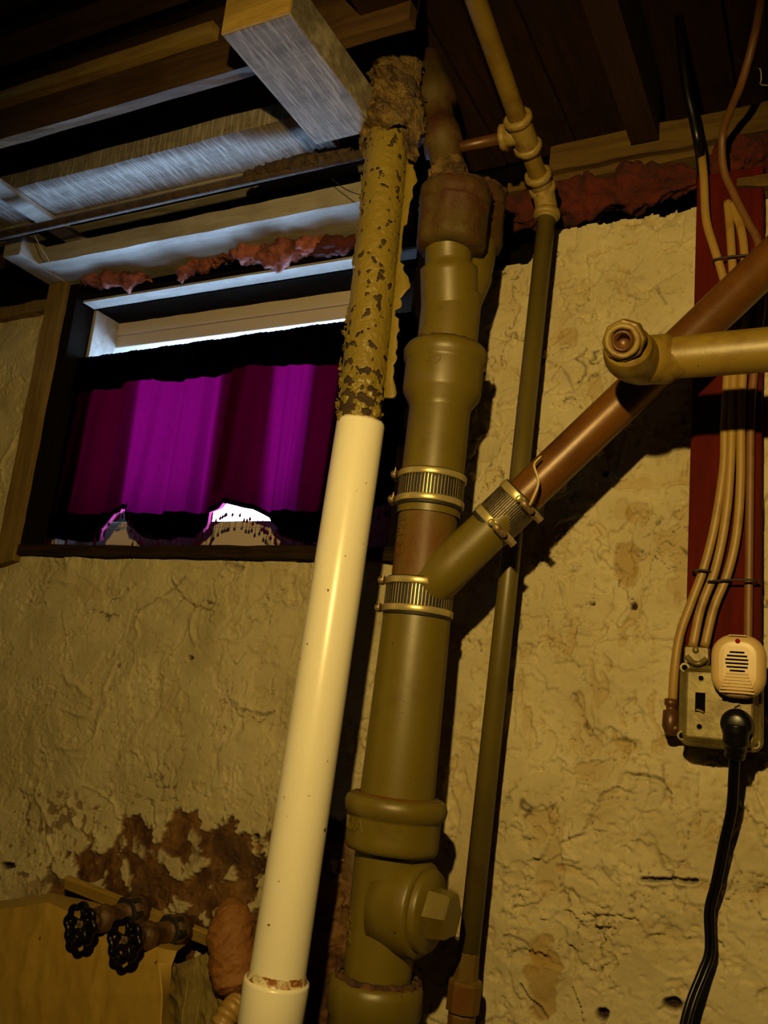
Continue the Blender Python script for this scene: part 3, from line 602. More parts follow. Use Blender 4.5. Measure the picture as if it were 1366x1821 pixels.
# no-hub clamps
def clamp(base, axis, ln, r, parent, name='clamp', spins=(0, 0), fac=1.0, material='steel'):
    a, f1, f2 = frame(axis); base = Vector(base)
    prof = []; n = 44
    cg = G(); segs = 240; vs = []
    for t in np.linspace(.15, .85, 6):
        for k in range(segs): th = 2*math.pi*k/segs; rr = r*1.035+.0003*math.cos(k*math.pi*.5)*(1 if .2 < t < .8 else .3); vs.append(base+a*(ln*t)+(f1*math.cos(th)+f2*math.sin(th))*rr)
    cg.add(vs, [(i*segs+k, i*segs+(k+1) % segs, (i+1)*segs+(k+1) % segs, (i+1)*segs+k) for i in range(5) for k in range(segs)])
    cl = obj(name, cg, material, parent)
    obj('rubber_sleeve', lathe(base, axis, [(0, r*.98), (0, r*1.03), (.002, r*1.04), (ln-.002, r*1.04), (ln, r*1.03), (ln, r*.98)], 48), 'rubber', cl)
    for t, sp in zip((.09, .80), spins):
        b0 = base+a*(ln*t); bw_ = ln*.17
        obj('band', lathe(b0, axis, [(0, r*1.04), (0, r*1.075), (bw_*.12, r*1.09), (bw_*.88, r*1.09), (bw_, r*1.075), (bw_, r*1.04)], 64), 'steel', cl)
        ang = sp; rad_ = (f1*math.cos(ang)+f2*math.sin(ang)); tg = a.cross(rad_)
        c_ = b0+a*bw_*.5+rad_*(r*1.09+.0045)
        hs = obj('screw_housing', tube([c_-tg*.011, c_-tg*.007, c_+tg*.007, c_+tg*.011], [.0035, .0058, .0058, .004], 14), 'steel_dull', cl)
        obj('screw_head', lathe(c_-tg*.020, tg, [(0, 0), (0, .0036), (.0015, .0048), (.006, .0048), (.006, .0032), (.010, .0032)], 6), 'steel', cl, smooth=False)
        obj('band_tail', obox(c_-rad_*.005+tg*.004, c_-rad_*.003+tg*.030, bw_*.9, .0012, rad_), 'steel_dull', cl, smooth=False)
    return cl
_, f1_, f2_ = frame(ax)
def spin(vec, axis):
    a, f1, f2 = frame(axis); v = Vector(vec); return math.atan2(v.dot(f2), v.dot(f1))
s_l = spin((-.93, -.36, 0), ax)
clamp(seat(t_c0+.0), ax, t_c1-t_c0, SR*.97, stack, spins=(s_l, s_l+.05))
clamp(seat(t_w1), ax, t_c2-t_w1, SR*.96, stack, spins=(s_l+.05, s_l))
cs = P(868, 942, SY); ce = P(932, 882, SY)
clamp(cs, bd, (ce-cs).length*1.0, RB*1.0, stack, spins=(spin((.25, -.75, -.65), bd), spin((.45, -.75, -.6), bd)), material='steel_dull')

# ------------------------------------------------------------------ diagonal copper drain
cop = tag(empty('copper_drain', d0), 'brown copper pipe rising diagonally to the right from the banded branch of the stack', 'pipe')
RC = R(72, 1040, 800, SY)
obj('tube', lathe(d0, bd, [(0, RC), ((d1-d0).length*1.0, RC*.98), ((d1-d0).length*1.5, RC*.98)], 48, nz=.0006), 'copper', cop)
# pale tie hanging over the copper pipe
tp = [P(962, 812, SY-RC-.01), P(950, 826, SY-RC-.015), P(955, 846, SY-RC-.016), P(957, 862, SY-RC-.014), P(948, 885, SY-RC-.010), P(942, 898, SY-RC-.004)]
tag(obj('plastic_tie', tube(smooth_path(tp), .0028, 8, flat=.5), 'tie'), 'pale plastic strip lying curled over the brown diagonal copper pipe', 'tie')

# ------------------------------------------------------------------ horizontal drain with elbow and plug
HY = 1.035
hA = P(1222, 634, HY); hB = Vector((.5, HY, hA.z)); rh_ = R(78, 1280, 625, HY)
hd = tag(empty('horizontal_drain', hA), 'ochre horizontal pipe ending in a plugged elbow, crossing in front of the copper pipe', 'pipe')
obj('tube', lathe(hA, (1, 0, .0), [(-.03, rh_*.95), (.02, rh_*1.0), (1.0, rh_)], 48, nz=.0008), 'brasspipe', hd)
hC = P(1188, 638, HY)
obj('collar', lathe(hC-Vector((.012, 0, 0)), (1, 0, 0), [(-.01, rh_*.9), (-.01, rh_*1.1), (-.004, rh_*1.16), (.012, rh_*1.16), (.016, rh_*1.1), (.02, rh_*.97), (.035, rh_*.93)], 48, nz=.001), 'brasspipe', hd)
hE = P(1140, 640, HY-.012); hF = P(1108, 606, HY-.085)
ep = smooth_path([hC-Vector((.005, 0, 0)), hC*.55+hE*.45, hE, hE+(hF-hE)*.45+Vector((-.004, .0, -.004)), hE+(hF-hE)*.75])
obj('elbow', tube(ep, [rh_*1.02+.004*math.sin(i/len(ep)*3.1) for i in range(len(ep))], 40), 'brasspipe', hd)
pa = (Vector((0, 0, EYE))-hF).normalized(); pa = (pa+Vector((-.18, 0, -.05))).normalized()
rr = R(78, 1105, 603, HY-.09)
pg = obj('plug_hub', lathe(hF-pa*.020, pa, [(-.015, rr*.85), (0, rr*.98), (.016, rr*1.0), (.020, rr*.95), (.020, rr*.5)], 8), 'brasspipe', hd, smooth=False, bevel=.002)
obj('plug_collar', lathe(hF-pa*.002, pa, [(0, rr*.82), (.006, rr*.82), (.010, rr*.70), (.008, rr*.56), (.0, rr*.50)], 48, nz=.0012, nsc=.01), 'galv', pg)
obj('plug_socket', lathe(hF-pa*.008, pa, [(.008, rr*.52), (.014, rr*.46), (.014, rr*.36), (.0, rr*.30), (.0, 0)], 24), 'copper_dark', pg)

# ------------------------------------------------------------------ small olive pipe by the wall
PY = 1.225
q0, q1 = P(826, 1765, PY), P(973, 378, PY)
qr = R(36, 890, 1150, PY)
sm = tag(empty('slim_pipe', q0), 'slim olive pipe standing close to the wall right of the stack, bent back overhead', 'pipe')
obj('tube', tube([q0, q0.lerp(q1, .5), q1], [qr*1.02, qr, qr*.98], 28), 'smallpipe', sm)
obj('end_coupling', lathe(q0, (q1-q0), [(-.050, 0), (-.050, qr*1.25), (-.028, qr*1.32), (-.024, qr*1.2), (-.022, qr*1.58), (.012, qr*1.60), (.016, qr*1.5), (.018, qr*1.15), (.05, qr*1.08), (.052, qr)], 10, nz=.0005), 'olive_rust', sm, smooth=False)
XP = q1.x
def Y_(u, v): return Yx(u, v, XP-.004)
k0 = q1+Vector((0, 0, .0)); k1 = P(962, 328, Y_(962, 328)); k2 = P(850, 10, Y_(850, 10)); k1 = P(965, 335, PY-.010); kd = (k2-k1).normalized()
k3 = k2+kd*.5
rr = qr*.98
obj('elbow', tube(smooth_path([q1-(q1-q0).normalized()*.012, q1, k1, k1+kd*.02]), rr*1.22, 24), 'galv', sm)
up_ = (q1-q0).normalized()
obj('collar', lathe(q1-up_*.008, up_, [(0, rr), (0, rr*1.45), (.004, rr*1.5), (.010, rr*1.45), (.012, rr)], 28, nz=.001, nsc=.01), 'galv', sm)
Lk = (k3-k1).length
obj('tube', lathe(k1, kd, [(0, rr*.98), (Lk, rr*.98)], 28), 'brasspipe', sm)
def along(u, v):
    best = min(range(400), key=lambda i: (lambda p: abs((np.array([p.x, p.y, p.z-EYE]) @ np.array([BX[1], BY[1], BZ[1]]))/(np.array([p.x, p.y, p.z-EYE]) @ np.array([BX[2], BY[2], BZ[2]]))*FPX+CY-v))(k1+kd*(Lk*i/400)))
    return Lk*best/400
for v_ in (342, 312, 262, 212):
    t = along(0, v_); obj('collar', lathe(k1+kd*t, kd, [(-.006, rr), (-.006, rr*1.36), (-.002, rr*1.52), (.004, rr*1.50), (.006, rr*1.3), (.006, rr)], 28, nz=.001, nsc=.01, seed=v_), 'galv', sm)
t1, t2 = along(0, 262), along(0, 212)
obj('tee', lathe(k1+kd*t1, kd, [(0, rr*1.25), (t2-t1, rr*1.25)], 28), 'galv', sm)
t3, t4 = along(0, 342), along(0, 312)
obj('coupling', lathe(k1+kd*t3, kd, [(0, rr*1.22), (t4-t3, rr*1.22)], 28), 'galv', sm)
tc_ = k1+kd*(t1+t2)/2
obj('side_outlet', lathe(tc_, (-1, 0, 0), [(0, rr), (.026, rr*1.0), (.026, rr*1.4), (.034, rr*1.4), (.036, rr*.8)], 28), 'galv', sm)
obj('side_pipe', tube([tc_-Vector((.03, 0, 0)), tc_-Vector((.16, 0, .0))], rr*.62, 16), 'copper_dark', sm)

# ------------------------------------------------------------------ white PVC pipe and the flaking pipe above it
VY = 1.05
v0, v1 = P(492, 1745, VY), P(642, 752, VY); va = (v1-v0).normalized(); vl = (v1-v0).length
vr = R(96, 570, 1250, VY)
pv = tag(empty('white_pvc_pipe', v0-va*.9), 'long white plastic drain pipe leaning up to the window, rust stained at its lower coupling', 'pipe')
g = lathe(v0, va, [(-.9, vr), (0, vr*1.0), (vl-.003, R(86, 642, 752, VY)), (vl, R(84, 642, 752, VY)), (vl, vr*.70), (vl-.1, vr*.70)], 72)
obj('tube', g, 'pvc', pv)
obj('coupling', lathe(v0, va, [(-.056, vr*1.0), (-.055, vr*1.10), (-.05, vr*1.14), (-.002, vr*1.16), (.002, vr*1.14), (.003, vr*1.0)], 72), 'pvc', pv)
obj('rust_ring', lathe(v0, va, [(.001, vr*1.10), (.003, vr*1.06), (.007, vr*1.02), (.013, vr*1.000)], 96, nz=.0008, nsc=.008), 'pvc_stain', pv)
obj('cut_edge', lathe(v0, va, [(vl-.006, vr*.905), (vl+.002, vr*.89), (vl+.003, vr*.80)], 120, nz=.002, nsc=.004), 'pvc_stain', pv)
# printed line of marks on the left flank
g = G(); _, pf1, pf2 = frame(va); angp = spin((-.985, -.17, 0), va); rq = random.Random(12)
for i in range(15):
    t = vl*.20+i*.0062; ww = rq.choice((.0018, .003, .0045)); c_ = v0+va*t; 
    for da in np.linspace(-.05, .05, rq.choice((2, 3))):
        rv = pf1*math.cos(angp+da)+pf2*math.sin(angp+da); g = obox(c_+rv*(vr*.985), c_+va*ww+rv*(vr*.985), .0012, .0022, rv, g)
obj('printed_marks', g, 'dark', pv, smooth=False)
g = G()
for i, (dt, da) in enumerate(((0, 0), (.004, .02), (.008, 0), (0, .10), (.006, .10), (0, .2))):
    rv = pf1*math.cos(angp+.25+da)+pf2*math.sin(angp+.25+da); g = obox(v0+va*(-.022+dt*.3)+rv*(vr*1.135), v0+va*(-.010)+rv*(vr*1.135), .0014, .002, rv, g)
obj('printed_marks', g, 'dark', pv, smooth=False)
# upper pipe
w0 = v0+va*(vl-.06); wT = P(696, 200, VY); wa = (wT-w0).normalized(); wlh = (wT-w0).length; wr_ = R(75, 672, 500, VY)
up = tag(empty('flaking_pipe', w0), 'old pipe with peeling ochre paint rising out of the white pipe to the ceiling', 'pipe')
obj('tube', lathe(w0, wa, [(0, wr_*.97), (wlh, wr_*.95), (wlh+.16, wr_*.6)], 56, nz=.0015, nsc=.02), 'under', up)
_, wf1, wf2 = frame(wa)
def flakes(name, rad, zr, ang0, ang1, thr, seed, material, lift=.002, nth=120, nzr=420):
    th = np.linspace(ang0, ang1, nth); tz = np.linspace(zr[0], zr[1], nzr); TH, TZ_ = np.meshgrid(th, tz)
    edge = np.minimum(TH-ang0, ang1-TH)*rad; n1 = fbm(TH*rad, TZ_, .035, 5, seed); 
    keep = (n1+edge*9 > thr) & (edge > .001)
    low = sst(zr[0]+.10, zr[0]+.02, TZ_); keep &= (fbm(TH*rad, TZ_, .014, 4, seed+9)+.28-.30*low > -.02) | (edge > .2)
    curl = np.exp(-np.clip(n1+edge*9-thr, 0, 9)/.10)*lift*4*(fbm(TH*rad, TZ_, .05, 2, seed+3)+.4)
    rr = rad+lift+curl+.0012*fbm(TH*rad, TZ_, .01, 3, seed+5)*(1+3*low)
    base = np.array(w0)+TZ_[..., None]*np.array(wa); S = base+(np.array(wf1)*np.cos(TH)[..., None]+np.array(wf2)*np.sin(TH)[..., None])*rr[..., None]
    q = keep[:-1, :-1] & keep[1:, :-1] & keep[:-1, 1:] & keep[1:, 1:]; idx = np.arange(S.shape[0]*S.shape[1]).reshape(S.shape[:2])
    F_ = np.stack([idx[:-1, :-1], idx[:-1, 1:], idx[1:, 1:], idx[1:, :-1]], -1)[q]; us = np.zeros(idx.size, bool); us[F_.ravel()] = True; rm = np.cumsum(us)-1
    g = G(); g.v = S.reshape(-1, 3)[us].tolist(); g.f = [tuple(r_) for r_ in rm[F_].tolist()]
    return tag(obj(name, g, material, up, solid=.0008), kind='stuff')
af = spin((.42, -.9, 0), wa)
flakes('peeling_paint', wr_*.97, (.055, wlh-.02), af-1.35, af+1.6, -.42, 301, 'flake')
flakes('peeling_paint', wr_*.97, (.055, wlh-.02), af-3.0, af-1.40, .10, 311, 'flake')
# a long curl of paint standing off at the right
rp = random.Random(5); g = G(); 
NP = 90
for i in range(NP):
    t = .10+(wlh-.16)*i/NP; s0_ = wa*t+w0; out = (wf1*math.cos(af+1.45)+wf2*math.sin(af+1.45)); bk = (wf1*math.cos(af+2.2)+wf2*math.sin(af+2.2))
    wdt = .008+.016*abs(float(fbm(t, 2.2, .05, 3, 71)))*2
    if float(fbm(t, 5.5, .07, 2, 77)) < -.22: wdt *= .25
    a_ = s0_+out*wr_*1.02; g.v += [tuple(a_), tuple(a_+out*wdt*.5+bk*.004), tuple(a_+out*wdt+bk*.002)]
g.f = [(i*3+k, i*3+k+1, i*3+k+4, i*3+k+3) for i in range(NP-1) for k in range(2)]
obj('paint_curl', g, 'flake', up, solid=.0008)
# crumpled wrapping at the top
def crumple(name, base, axis, prof, material, parent, amp=.012, seed=1, seg=150, fine=.012):
    a, e1, e2 = frame(axis); base = Vector(base); P_ = np.array(prof); T = np.linspace(0, 1, 130); tt = np.interp(T, np.linspace(0, 1, len(P_)), P_[:, 0]); rr_ = np.interp(T, np.linspace(0, 1, len(P_)), P_[:, 1])
    th = np.linspace(0, 2*np.pi, seg, endpoint=False); TH, TT = np.meshgrid(th, tt); RR = np.repeat(rr_[:, None], seg, 1)
    cx_, cy_ = np.cos(TH)*RR, np.sin(TH)*RR
    d = amp*(1-2.6*np.abs(fbm(cx_*1.3+TT*.7, cy_+TT*1.4, fine*2.5, 4, seed)))*.7+amp*.5*fbm(cx_+TT, cy_-TT, fine, 3, seed+7)
    ter = np.round(d/amp*3.2)/3.2*amp; d = d*.45+ter*.55
    R2 = np.maximum(RR+d, .002); S = np.array(base)+TT[..., None]*np.array(a)+(np.array(e1)*np.cos(TH)[..., None]+np.array(e2)*np.sin(TH)[..., None])*R2[..., None]
    n_ = len(tt); g = G(); g.v = S.reshape(-1, 3).tolist(); g.f = [(i*seg+k, i*seg+(k+1) % seg, (i+1)*seg+(k+1) % seg, (i+1)*seg+k) for i in range(n_-1) for k in range(seg)]
    return obj(name, g, material, parent)
cb = P(700, 245, VY); ct = P(708, 112, VY)
lc = (ct-cb).length; ca_ = (ct-cb).normalized()
crumple('crumpled_wrap', cb, ca_, [(-.01, wr_*1.02), (lc*.15, wr_*1.28), (lc*.35, wr_*1.12), (lc*.5, wr_*1.02), (lc*.62, wr_*1.05), (lc*.85, wr_*1.0), (lc*1.0, wr_*.7), (lc*1.03, wr_*.5)], 'wrap', up, .020, 5, 220, .020)
for k_, (u_, v_, s_) in enumerate(((662, 225, .030), (738, 235, .026), (740, 140, .020), (728, 205, .022))):
    c_ = P(u_, v_, VY-.01); g = sheet([[c_+Vector((s_*(i-1)*.35+.2*s_*math.sin(j*2+k_), -.01*math.sin(i*1.7+j), s_*(1.2-j))) for i in range(3)] for j in range(4)], 26, 40, .006, .014, 80+k_)
    obj('torn_strip', g, 'wrap', up, solid=.001)
obj('upper_stub', lathe(P(708, 105, VY), ca_, [(0, R(42, 708, 80, VY)), (.12, R(42, 708, 80, VY))], 32, nz=.001), 'olive_rust', up)

# ------------------------------------------------------------------ rusty pipe under the boards, left
rpipe = tube([P(-120, 437, Pz(400, 330, .885).y)-Vector((.3, 0, 0)), Vector((-1.1, Pz(400, 330, .885).y, EYE+.885)), Vector((-.60, Pz(400, 330, .885).y, EYE+.888))], .0085, 16)
yr = Pz(400, 330, .885).y
g = tube([(-2.5, yr, EYE+.883), (-1.6, yr, EYE+.885), (-.62, yr, EYE+.886)], .0085, 16)
tag(obj('rusty_pipe', g, 'under'), 'thin dark rusty pipe running below the ceiling boards over the window', 'pipe')
g = crumple('rag_scrap', (-.93, yr-.002, EYE+.894), (1, 0, 0), [(0, .004), (.05, .009), (.16, .012), (.22, .004)], 'under', None, .006, 15, 60)
tag(g, 'dark scrap of rag lying along the thin rusty pipe under the boards', 'rag')
# loose threads
for nm, pts, mtl, lab in (('hanging_thread', [P(62, 420, 1.12), P(72, 440, 1.12), P(80, 452, 1.13), P(92, 473, 1.14)], 'thread', 'pale thread dangling beneath the boards at the left'),
                          ('black_wire', [P(590, 318, 1.15), P(612, 335, 1.15), P(632, 344, 1.13), P(655, 349, 1.10)], 'rubber', 'thin black wire sagging beside the flaking pipe under the ceiling'),
                          ('bent_wire', [P(1342, 119, 1.2), P(1352, 123, 1.2), P(1354, 140, 1.2), P(1353, 150, 1.21), P(1366, 152, 1.22)], 'thread', 'thin bent wire sticking up over the sill plate at top right')):
    tag(obj(nm, tube(smooth_path(pts), .0009, 6), mtl), lab, 'wire')

# ------------------------------------------------------------------ insulation
def tuft(name, pts, rad, material, label, seed, amp=.016):
    sp_ = smooth_path(pts, 14); g = G(); seg = 56; n_ = len(sp_); S = []
    for i, p in enumerate(sp_):
        t = (sp_[min(i+1, n_-1)]-sp_[max(i-1, 0)]).normalized(); _, e1, e2 = frame(t); rr = rad*(math.sin(math.pi*min(max(i/(n_-1), .02), .98))**.45)*(1+.45*float(fbm(i*.013, seed, .05, 2, seed)))
        for k in range(seg):
            th = 2*math.pi*k/seg; s = p.dot(t)
            d = amp*float(fbm(math.cos(th)*rad+i*.004, math.sin(th)*rad+i*.003, .030, 3, seed+2))+amp*.25*float(fbm(th*.02+i*.0006, i*.003, .006, 2, seed+8))
            S.append(p+(e1*math.cos(th)+e2*math.sin(th))*max(rr+d, .002))
    g.add(S, [(i*seg+k, i*seg+(k+1) % seg, (i+1)*seg+(k+1) % seg, (i+1)*seg+k) for i in range(n_-1) for k in range(seg)]); 
    return tag(obj(name, g, material), label, 'insulation')
iy = 1.285
tuft('insulation_tuft', [P(130, 492, iy), P(170, 493, iy), P(215, 497, iy), P(262, 492, iy)], .021, 'insul', 'small pink tuft of glass wool above the left corner of the window', 401)
tuft('insulation_tuft', [P(318, 500, iy), P(335, 478, iy), P(370, 468, iy+.01), P(400, 462, iy+.01)], .015, 'insul', 'drooping red-pink tuft of glass wool over the middle of the window', 411)
tuft('insulation_tuft', [P(390, 452, iy), P(430, 448, iy), P(480, 456, iy), P(535, 440, iy), P(590, 430, iy)], .024, 'insul', 'long pale pink roll of glass wool over the window, left of the flaking pipe', 421)
tuft('insulation_tuft', [P(540, 438, iy+.01), P(590, 440, iy), P(650, 425, iy)], .017, 'insul_red', 'dull pink tuft of glass wool touching the flaking pipe', 425)
tuft('insulation_batt', [P(860, 400, 1.36), P(960, 372, 1.35), P(1060, 350, 1.345), P(1150, 330, 1.34), P(1240, 318, 1.345)], .040, 'insul_red', 'rust red batt of glass wool packed under the sill plate on the wall top', 431, .022)
tuft('insulation_batt', [P(1262, 325, 1.31), P(1300, 290, 1.33), P(1350, 280, 1.34), P(1420, 270, 1.35)], .036, 'insul_red', 'red batt of glass wool bulging between the cables and the frame edge', 441, .022)

# ------------------------------------------------------------------ backing board, box and cables at the right
bL, bR = P(1224, 1000, 1.275).x, P(1354, 1000, 1.275).x
bb = tag(obj('backing_board', box(bL, bR, 1.268, 1.296, P(1280, 1230, 1.27).z, TOP+.03), 'red_board', smooth=False, bevel=.002), 'dark red wooden board fixed upright to the wall behind the cables', 'board')
bo = tag(empty('outlet_box', P(1280, 1335, 1.26)), 'galvanised two-gang outlet box with a switch slot, mounted on the wall at right', 'outlet')
x0, x1 = P(1206, 1250, 1.225).x, P(1357, 1250, 1.225).x; zt_, zb_ = P(1230, 1180, 1.225).z, P(1230, 1327, 1.225).z
def rrect(x0, x1, z0, z1, r, n=6):
    pts = []
    for cx_, cz_, a0 in ((x1-r, z1-r, 0), (x0+r, z1-r, 90), (x0+r, z0+r, 180), (x1-r, z0+r, 270)):
        for k in range(n+1): a = math.radians(a0+90*k/n); pts.append((cx_+r*math.cos(a), cz_+r*math.sin(a)))
    return pts
def rbox(x0, x1, z0, z1, layers, r):
    """stack of rounded outlines: layers = [(y, inset)] from wall towards the room"""
    g = G(); n = None
    for y, ins in layers:
        p = rrect(x0+ins, x1-ins, z0+ins, z1-ins, max(r-ins, .001)); n = len(p); g.v += [(a, y, b_) for a, b_ in p]
    L = len(layers); g.f = [(i*n+k, i*n+(k+1) % n, (i+1)*n+(k+1) % n, (i+1)*n+k) for i in range(L-1) for k in range(n)]+[((L-1)*n+k, (L-1)*n+k+1, L*n-2-k, L*n-1-k) for k in range(n//2-1)]
    return g
obj('box_body', rbox(x0+.004, x1-.004, zb_+.004, zt_-.004, [(1.298, 0), (1.238, 0)], .012), 'steel_box', bo, smooth=False)
cp = obj('cover_plate', rbox(x0, x1, zb_, zt_, [(1.240, 0), (1.234, 0), (1.230, .0025), (1.2285, .005), (1.2215, .0095), (1.2175, .011), (1.217, .013)], .014), 'steel_box', bo, smooth=False)
wp, hp = x1-x0, zt_-zb_
def plate_disc(u, v, r, name, material, parent, Y=1.2165, dep=.0012, seg=20):
    p = P(u, v, Y); return obj(name, lathe((p.x, Y+.003, p.z), (0, -1, 0), [(0, r), (.003+dep, r), (.003+dep, 0)], seg), material, parent, smooth=False)
for (u, v) in ((1247, 1206), (1244, 1292)):
    plate_disc(u, v, .0042, 'screw_hole_rim', 'steel_box', cp, dep=.0004); plate_disc(u, v, .0032, 'screw_hole', 'dark', cp, dep=.0008)
for (u, v) in ((1218, 1187), (1343, 1323), (1213, 1308)):
    plate_disc(u, v, .0062, 'corner_rim', 'steel_box', cp, 1.2285, .0006); plate_disc(u, v, .0036, 'corner_hole', 'dark', cp, 1.2285, .0010)
p0, p1 = P(1237, 1231, 1.2165), P(1254, 1267, 1.2165)
obj('switch_slot', box(p0.x, p1.x, 1.2155, 1.219, p1.z, p0.z), 'dark', cp, smooth=False)
obj('slot_debris', tube([P(1238, 1262, 1.2145), P(1246, 1264, 1.2145), P(1252, 1267, 1.2145)], .0014, 8), 'galv', cp)
sc1 = plate_disc(1311, 1256, .0046, 'screw', 'galv', cp, dep=.0018)
pS = P(1311, 1256, 1.2135); obj('screw_slot', obox(pS+Vector((-.003, 0, -.002)), pS+Vector((.003, 0, .002)), .0012, .0008, (0, 1, 0)), 'dark', sc1, smooth=False)
# cable clamp on the top
q0_, q1_ = P(1217, 1148, 1.235), P(1262, 1178, 1.235)
ck = obj('cable_clamp', rbox(q0_.x, q1_.x, q1_.z-.004, q0_.z, [(1.262, 0), (1.236, 0), (1.233, .002)], .004), 'steel_box', bo, smooth=False)
obj('clamp_saddle', tube(smooth_path([P(1222, 1168, 1.230), P(1232, 1178, 1.226), P(1244, 1180, 1.225), P(1256, 1172, 1.230)]), .0035, 10), 'steel_box', ck)
pc = P(1237, 1156, 1.232); obj('clamp_screw', lathe((pc.x, 1.233, pc.z), (0, -1, 0), [(0, .0045), (.002, .004), (.003, .003), (.003, 0)], 20), 'steel_box', ck)
# side connector for the outer cable
j0, j1 = P(1194, 1243, 1.262), P(1192, 1308, 1.262)
obj('side_connector', lathe(j0, (j1-j0), [(0, .0055), (.0, .0085), (.008, .0088), (.010, .0065), (.014, .0062), (.016, .0105), (.036, .0110), (.044, .008), ((j1-j0).length, .006)], 20, nz=.0006), 'copper_dark', bo)
obj('side_connector_arm', tube([P(1192, 1296, 1.262), P(1210, 1296, 1.262)], .009, 16), 'copper_dark', bo)
# plug-in pest repeller
re_ = tag(empty('pest_repeller', P(1310, 1240, 1.215)), 'beige plug-in pest repeller with a louvred grille, plugged into the outlet box', 'device')
a0, a1 = P(1262, 1184, 1.185).x, P(1362, 1184, 1.185).x; c1_, c0_ = P(1310, 1126, 1.185).z, P(1310, 1241, 1.185).z
bd_o = obj('body', rbox(a0, a1, c0_, c1_, [(1.2165, .006), (1.208, .002), (1.200, 0), (1.194, .001), (1.190, .0035), (1.1875, .007), (1.1865, .011), (1.1862, .016)], .027), 'repeller', re_, smooth=True)
for p_ in bd_o.data.polygons:
    if abs(p_.normal.y) > .99: p_.use_smooth = False
ry = 1.1862
mid = (P(1312, 1184, ry).x, P(1312, 1184, ry).z)
def loc(du, dv): p = P(1312+du, 1184+dv, ry); return p
g = G()
for i, (wl_, wr__) in enumerate(((-13, 13), (-18, 18), (-21, 20), (-21, 20), (-19, 19), (-13, 14))):
    a_ = loc(wl_-1, -24+i*6.6); b_ = loc(wr__-1, -24+i*6.6+0); z_ = (a_.z+b_.z)/2; box(a_.x, b_.x, ry-.0006, ry+.001, z_-.0011, z_+.0011, g)
obj('speaker_slots', g, 'dark', re_, smooth=False)
for i in range(7):
    ww = 20+i*2.0; a_ = loc(-ww-1, 14+i*5.6); b_ = loc(ww-1, 14+i*5.6); z_ = (a_.z+b_.z)/2
    if i < 6 or True: obj('louvre', obox((a_.x, ry-.0004, z_), (b_.x, ry-.0004, z_), .0022, .0022, (0, -1, 0)), 'repeller', re_, smooth=False, bevel=.0006)
p = loc(0, -44); obj('indicator_lens', lathe((p.x, ry+.001, p.z), (0, -1, 0), [(0, .0030), (.0016, .0030), (.0026, .002), (.003, 0)], 20), 'led', re_)
p = loc(0, -54); obj('maker_mark', box(p.x-.0105, p.x+.0105, ry-.0003, ry+.001, p.z-.0007, p.z+.0007), 'copper', re_, smooth=False)
# power cord
pw = tag(empty('power_cord', P(1310, 1290, 1.21)), 'black power cord with a round plug hanging down the wall from the outlet box', 'cord')
pp = P(1310, 1288, 1.205)
obj('plug', lathe((pp.x, 1.2165, pp.z), (0, -1, 0), [(0, .0185), (.004, .0195), (.014, .019), (.020, .0155), (.022, .009), (.022, 0)], 36), 'black_plastic', pw)
pk = [P(1310, 1288, 1.204), P(1309, 1312, 1.206), P(1308, 1332, 1.212), P(1306, 1345, 1.216)]
obj('plug_boot', tube(smooth_path(pk), [.0165]*6+[.0155]*6+[.0135]*6+[.0125]*7, 20), 'black_plastic', pw)
cpth = smooth_path([P(1307, 1335, 1.214), P(1305, 1380, 1.232), P(1301, 1440, 1.250), P(1288, 1500, 1.262), P(1274, 1570, 1.268), P(1262, 1620, 1.270), P(1263, 1690, 1.268), P(1250, 1730, 1.262), P(1232, 1775, 1.25), P(1218, 1825, 1.24), P(1190, 1960, 1.22), P(1170, 2200, 1.2)])
g = G(); 
for s_ in (-1, 1): tube([p+Vector((s_*.0031, 0, 0)) for p in cpth], .0036, 10, g)
obj('cord', g, 'black_plastic', pw)

def cable(pts, r, label, material='cable', flat=.72):
    p = smooth_path([P(*q) for q in pts], 8)
    return tag(obj('cable', tube(p, r, 12, flat=flat), material), label, 'cable', 'sheathed cables on the red board')
CYb = 1.258
cable([(1247, 268, 1.262), (1249, 285, 1.252), (1252, 320, 1.247), (1256, 390, 1.25), (1270, 440, 1.252), (1284, 485, 1.254), (1297, 540, 1.255), (1296, 620, 1.256), (1292, 700, 1.257), (1289, 760, CYb), (1287, 830, CYb), (1272, 930, CYb), (1252, 1010, CYb), (1230, 1070, CYb), (1209, 1130, CYb), (1200, 1190, CYb), (1196, 1246, 1.262)], .0062, 'yellowed cable that passes outside the outlet box down to its side connector')
cable([(1294, 358, 1.262), (1298, 400, 1.258), (1302, 460, 1.256), (1306, 540, 1.256), (1306, 640, 1.256), (1302, 740, 1.256), (1299, 830, 1.256), (1291, 920, 1.256), (1273, 1010, 1.255), (1247, 1080, 1.252), (1232, 1150, 1.248)], .0062, 'yellowed cable entering the left of the metal clamp on the outlet box')
cable([(1299, 362, 1.262), (1316, 400, 1.258), (1324, 450, 1.256), (1326, 540, 1.256), (1322, 640, 1.256), (1318, 740, 1.256), (1317, 860, 1.256), (1310, 950, 1.255), (1294, 1020, 1.254), (1270, 1080, 1.252), (1253, 1150, 1.248)], .0062, 'yellowed cable entering the right of the metal clamp on the outlet box')
cable([(1362, -60, 1.12), (1352, 10, 1.12), (1338, 80, 1.13), (1318, 150, 1.16), (1300, 195, 1.20), (1285, 240, 1.235), (1287, 300, 1.252), (1305, 345, 1.257), (1330, 395, 1.257), (1349, 435, 1.257), (1356, 520, 1.258), (1346, 620, 1.26), (1336, 720, 1.26), (1334, 850, 1.26), (1332, 1000, 1.26), (1330, 1160, 1.26)], .0058, 'browner cable running straight down behind the pest repeller', 'cable_brown')
